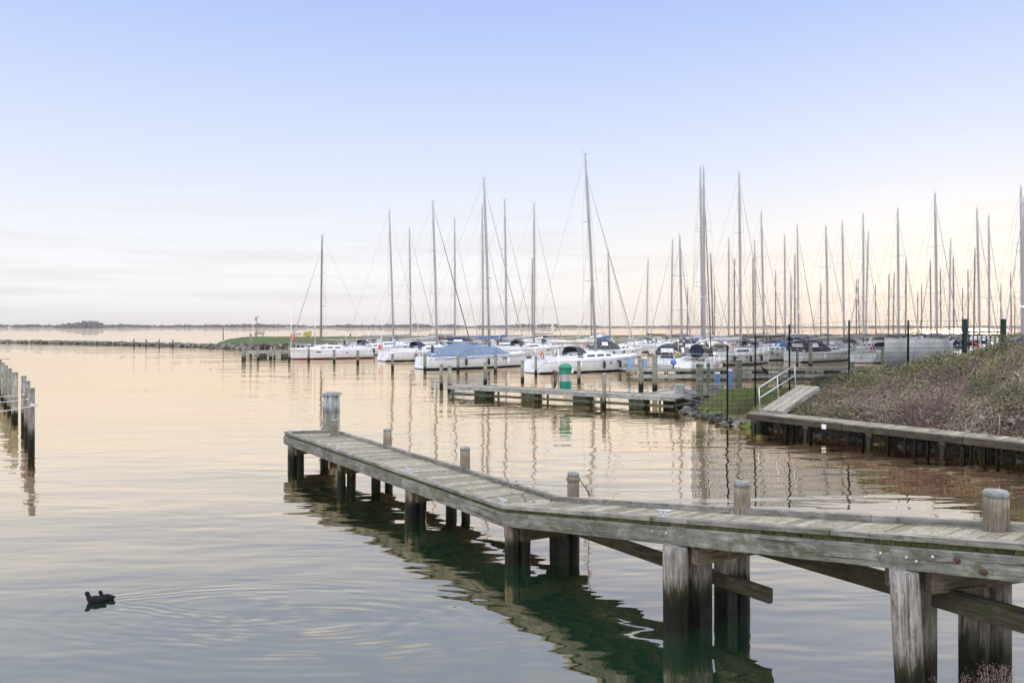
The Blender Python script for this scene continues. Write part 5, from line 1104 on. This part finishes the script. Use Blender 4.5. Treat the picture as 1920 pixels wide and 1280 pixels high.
# xtop, ytop, xbase, preferred distance, reverse?, options, label
YT = [
 (1097.6,289.5,1117,68,0,dict(hood='char',cover='cream',hull='white',wheel=1,fenders=4,mastx=0.9),'large white yacht behind the green cabinet with the tallest, leftward leaning mast and dark fenders'),
 (907.6,335,918,74.5,0,dict(tarp='slate',hood=None,cover=None,hull='grey_hull',radar=2,fenders=3,mastx=1.5),'large pale yacht under a slate blue tarpaulin'),
 (1274.8,444,1279,72.5,0,dict(hd=60,wheel='cover',canopy='char',cover='brown'),'yacht with charcoal cockpit tent and round navy wheel cover left of the ball buoy'),
 (604,443,602,93.5,1,dict(stripe='red',anti='antired',hood=None,fenders=0,cover=None,darkmast=True,mastx=1.2),'white yacht with a red waterline stripe, its bow at the left edge of the marina'),
 (1319.5,318.3,1320.6,67.5,0,dict(hd=68,wheel='cover',hood='cream',cover='greyc',radar=1,fenders=1),'white yacht with round navy wheel cover at its stern beside the blue ball buoy'),
 (1386.2,325.9,1389,70,0,dict(hood='cream',cover='greyc',fenders=3),'large white yacht seen through the left fence panels, bow just right of the second post'),
 (1313.3,315.5,1317,82,0,dict(hd=66,hood='char',cover='blue',canopy='navy'),'white yacht behind the wheel cover yacht, carrying the left of the twin tall masts'),
 (1548.7,424.6,1553,88,0,dict(canopy='purple',cover='greyc',fenders=1),'yacht with a plum cockpit tent and round white transom behind the fence'),
 (1579.5,417,1582.7,88,0,dict(hood='cream',cover='cream',fenders=1,canopy='greyc'),'white yacht with a pale cockpit tent, second round transom right of the plum tent'),
 (1683.5,393,1685,86,0,dict(anti='antired',hood='brown',cover='brown'),'white yacht with red bottom paint, its round transom just left of the white screen'),
 (1753.5,363.7,1757,76,0,dict(cover='greyc',hood='navy'),'yacht hidden by the white screen carrying the tallest mast above it'),
 (730,396,738,104,0,dict(radar=1,hood='greyc',cover='greyc',hull='white'),'white yacht with a radar on its mast, behind the lone pile and left blue pedestal'),
 (768,428,770,110,0,dict(hood='navy',cover='greyc',turb=True),'white yacht with navy hood just left of the tarpaulin covered yacht'),
 (811.8,378,819.5,96,0,dict(hood='navy',cover='greyc',red_buoy=True,turb=True),'white yacht behind the tarpaulin stern with an orange lifebuoy and wind generator'),
 (852.7,410,853,92,0,dict(hood='redc',cover='greyc',darkmast=False),'yacht with a dark red sprayhood behind the slate blue tarpaulin'),
 (904.4,387,905.8,104,0,dict(hood='navy',canopy='navy',cover='greyc'),'yacht with navy tent whose mast rises just left of the tarpaulin yacht mast'),
 (946.5,375,949.8,97,0,dict(cover='blue',radar=1,hood='greyc'),'white yacht with radar and blue canvas at its mast, right of the tarpaulin'),
 (1001.7,383,1001.7,90,0,dict(cover='greyc',hood='char'),'white yacht with long dark forestay, masts right above the pile left of the green cabinet'),
 (998,486,998,146,1,dict(darkmast=True,hood='navy'),'small far yacht whose dark mast stands against the long dark forestay mast'),
 (1140.3,468.5,1144,100,0,dict(cover='blue',hood='blue'),'white yacht with bright blue sail cover right of the leaning tallest mast'),
 (1108.6,526,1108.6,160,1,dict(darkmast=True,hood='cream'),'small far yacht with a thin mast behind the leaning tallest mast'),
 (1215,486,1212.6,128,1,dict(hood='greyc',cover='brown'),'yacht with a lone mid-height mast between the blue sail cover and the charcoal tent'),
 (1261,450.5,1258.8,108,1,dict(hood='navy',cover='brown'),'white yacht with a brown sail cover left of the twin tall masts'),

 (1289,540.5,1289,158,0,dict(darkmast=True,hood='navy'),'far small yacht with short dark mast just left of the twin tall masts'),
 (1332.7,475.8,1337,118,0,dict(darkmast=True,hood='cream',radar=1),'yacht with brownish mast just right of the twin tall masts'),
 (1339.8,537.7,1339.8,160,0,dict(darkmast=True,hood='navy'),'far yacht with short mast touching the brownish mast beside the twin tall masts'),
 (1366.8,446.8,1366,112,0,dict(hood='blue',cover='greyc'),'yacht with slim mast straight above the leftmost fence post'),
 (1376.9,485.7,1377.5,132,1,dict(darkmast=True,hood='greyc'),'far yacht with shorter dark mast left of the tall mast over the second fence post'),
 (1411.5,484,1413,142,1,dict(darkmast=True,hood='navy'),'far yacht with shorter mast standing close left of its twin above the second fence post'),
 (1415,452,1416.5,118,0,dict(hood='navy',cover='brown'),'yacht with mast exactly above the second fence post'),
 (1427.5,398,1432.6,90,0,dict(hood='char',cover='brown'),'yacht with tall pale leaning mast right of the second fence post'),
 (1454.3,508,1454.3,150,1,dict(darkmast=True,hood='cream'),'far yacht with short mast between the second and third fence posts'),
 (1471.4,442,1472,112,0,dict(hood='navy',cover='brown'),'yacht with pale topped mast just left of the third fence post'),
 (1483,514,1483,156,0,dict(darkmast=True,hood='greyc'),'far yacht with short mast directly above the third fence post'),
 (1490.5,477.8,1490.5,136,1,dict(darkmast=True,hood='navy'),'far yacht with slim mast touching the left side of a tall pale mast'),
 (1495,423,1497.3,98,0,dict(hood='navy',cover='greyc'),'yacht with tall pale mast right of the third fence post'),
 (1539,530.7,1539,162,1,dict(darkmast=True,hood='navy'),'far yacht with the short mast left of the plum tent mast'),
 (1605.7,525,1605.7,150,0,dict(darkmast=True,hood='cream'),'far yacht with the left of two short masts right of the fourth fence post'),
 (1608.7,523.7,1611.5,164,1,dict(darkmast=True,hood='navy'),'far yacht with the right of two short masts right of the fourth fence post'),
 (1618.7,402.5,1619,100,0,dict(hood='greyc',cover='greyc'),'yacht with the tallest pale mast between the fourth and fifth fence posts'),
 (1628,435,1623,112,1,dict(hood='cream',cover='greyc'),'yacht whose mast leans right, crossing beside the tallest pale mast'),
 (1641,532.5,1642.5,158,1,dict(darkmast=True,hood='navy'),'far yacht with lone short mast left of the white screen'),
 (1667,513,1666,148,0,dict(darkmast=True,hood='cream'),'far yacht with short mast above the left edge of the white screen'),
 (1676.7,510.5,1674.5,158,1,dict(darkmast=True,hood='navy'),'far yacht with short mast left of the tall mast over the screen corner'),
 (1699,483,1698,134,0,dict(darkmast=True,hood='greyc'),'yacht with mid-height dark mast above the fifth fence post'),
 (1720.7,547,1720.7,168,1,dict(darkmast=True,hood='navy'),'far yacht with very short mast over the middle of the white screen'),
 (1728,532,1728,160,0,dict(darkmast=True,hood='cream',radar=1),'far yacht with short mast and radar over the middle of the white screen'),
 (1744,488.7,1746,130,1,dict(darkmast=True,hood='navy'),'yacht with dark mast just left of the tallest mast over the screen'),
 (1763,503.7,1764.5,146,0,dict(darkmast=True,hood='greyc'),'far yacht with dark mast just right of the tallest mast over the screen'),
 (1782.5,448.7,1779.5,110,1,dict(hood='greyc',cover='greyc'),'yacht with grey mast above the right edge of the white screen'),
 (1787.5,482.5,1788.5,128,0,dict(darkmast=True,hood='navy'),'yacht with dark slim mast just right of the white screen'),
 (1804.7,540,1805,166,1,dict(darkmast=True,hood='navy'),'far yacht with short mast above the left gate post'),
 (1815,505.5,1815.5,142,0,dict(darkmast=True,hood='cream'),'far yacht with dark mast just inside the left gate post'),
 (1828,466,1826,118,1,dict(darkmast=True,hood='navy'),'yacht with dark mast close left of the tall mast over the gate'),
 (1832,393,1837.5,90,0,dict(hood='redc',cover='greyc',wheel='cover'),'yacht with red hood and dark wheel cover, tall mast over the middle of the gate'),
 (1854,405,1855,96,0,dict(hood='navy',cover='greyc',radar=2),'white yacht with radar mast over the right half of the gate'),
 (1876.5,533,1877,150,1,dict(darkmast=True,hood='navy'),'far yacht with short mast above the right gate post'),
 (1895,514,1896.5,136,0,dict(darkmast=True,hood='greyc'),'far yacht with short mast right of the gate'),
 (1902.7,550.7,1902.7,166,1,dict(darkmast=True,hood='cream'),'far yacht with the shortest mast near the right picture edge'),
 (1914.5,352.5,1917,72,0,dict(hood='navy',cover='blue'),'large yacht with very tall pale mast near the right picture edge'),
 (1920.5,370,1921,62,1,dict(hood='navy',radar=1,cover='greyc'),'nearest yacht at the right picture edge, mast cut by the edge'),
]
placed = []
def circles(pos, hd, Lh, mx, B):
    d = Vector((math.cos(hd), math.sin(hd))); c = Vector((pos.x, pos.y))-d*mx; return [(c+d*(Lh*k), B/2*(1.0 if abs(k) < 0.3 else 0.75)) for k in (-0.42,-0.28,-0.14,0,0.14,0.28,0.41)]
pa_, pb_ = Vector((11.5,76)), Vector((-15.5,111)); placed.append([(pa_.lerp(pb_, k/30)+Vector((-0.7,-0.4)), 0.9) for k in range(31)])
def clash(cs): return any((p-c).length < r+r2+0.1 for other in placed for (c, r) in other for (p, r2) in cs)
for k, (xt, yt, xb, Yp, rev, opt, lb) in enumerate(YT):
    best = None; hd = R(opt['hd']) if 'hd' in opt else HA+(math.pi if rev else 0)
    for st in range(0, 240):
        for sg in (1, -1):
            Y = Yp+sg*(st % 120)*0.9
            if Y < (max(58, Yp-5) if st < 120 else 58) or Y > 192: continue
            zm = 4+(612-yt)*Y/1400
            if st and not (8.0 <= zm <= 24): continue
            Lh = max(7.4, min(12.2, zm*0.70)); pos = P(xb, Y); mx = opt.get('mastx', Lh*0.09); cs = circles(pos, hd, Lh, mx, Lh*0.315+0.25)
            if k < 5 or not clash(cs): best = (Y, zm, Lh, pos, cs); break
        if best: break
    if not best: print('NO PLACE', lb); continue
    Y, zm, Lh, pos, cs = best; placed.append(cs); tip = P(xt, Y, zm); o = dict(opt); o.pop('hd', None)
    yacht(pos, hd, Lh, zm, tip, lb, **o)

for px, Y, rev, opt, lb in ((705,112,0,dict(hood='navy'),'low white boat with its mast laid down, behind the stern of the red striped yacht'), (880,118,0,dict(canopy='char'),'low white boat with laid down mast and charcoal tent beyond the tarpaulin bow'),
  (965,112,0,dict(hood='navy'),'low white boat with laid down mast left of the long dark forestay'), (1045,104,0,dict(hood='greyc'),'low white boat with laid down mast directly behind the leaning tallest mast yacht'), (1085,122,1,dict(canopy='cream'),'low white boat with laid down mast and cream tent beyond the green cabinet'),
  (1165,100,0,dict(canopy='char'),'low white boat with laid down mast left of the blue pedestal, behind the mooring piles'), (1195,118,1,dict(hood='navy'),'low white boat with laid down mast far behind the charcoal tented yacht'), (1355,100,0,dict(canopy='cream'),'low white boat with laid down mast and cream tent behind the first fence post'),
  (1440,96,1,dict(hood='blue'),'low boat with laid down mast and blue hood between second and third fence posts'), (1530,112,0,dict(canopy='navy'),'low white boat with laid down mast and navy tent beyond the plum tent'), (1650,104,0,dict(canopy='cream'),'low white boat with laid down mast and cream tent left of the screen')):
    hd = HA+(math.pi if rev else 0); done = False
    for st in range(60):
        for sg in (1, -1):
            Y2 = Y+sg*st*0.8
            if Y2 < 70 or Y2 > 190: continue
            pos = P(px, Y2); cs = circles(pos, hd, 9.2, 0.8, 3.1)
            if not clash(cs): done = True; break
        if done: break
    if done: placed.append(cs); yacht(pos, hd, 9.2, 13, P(px, Y2, 13), lb, mast=False, **opt)

# ------------------------------------------------------------------ haze
mb = MB(); mb.box((0, 1600, 30), (9600, 3500, 62)); hz = mb.build('haze', []); tag(hz, kind='stuff')
hm = bpy.data.materials.new('haze_air'); hm.use_nodes = True; t_ = hm.node_tree; t_.nodes.clear(); o_ = t_.nodes.new('ShaderNodeOutputMaterial'); v_ = t_.nodes.new('ShaderNodeVolumePrincipled')
v_.inputs['Color'].default_value = (0.86, 0.86, 0.90, 1); v_.inputs['Density'].default_value = 0.00009; v_.inputs['Anisotropy'].default_value = 0.2
t_.links.new(v_.outputs[0], o_.inputs['Volume']); hz.data.materials.append(hm)
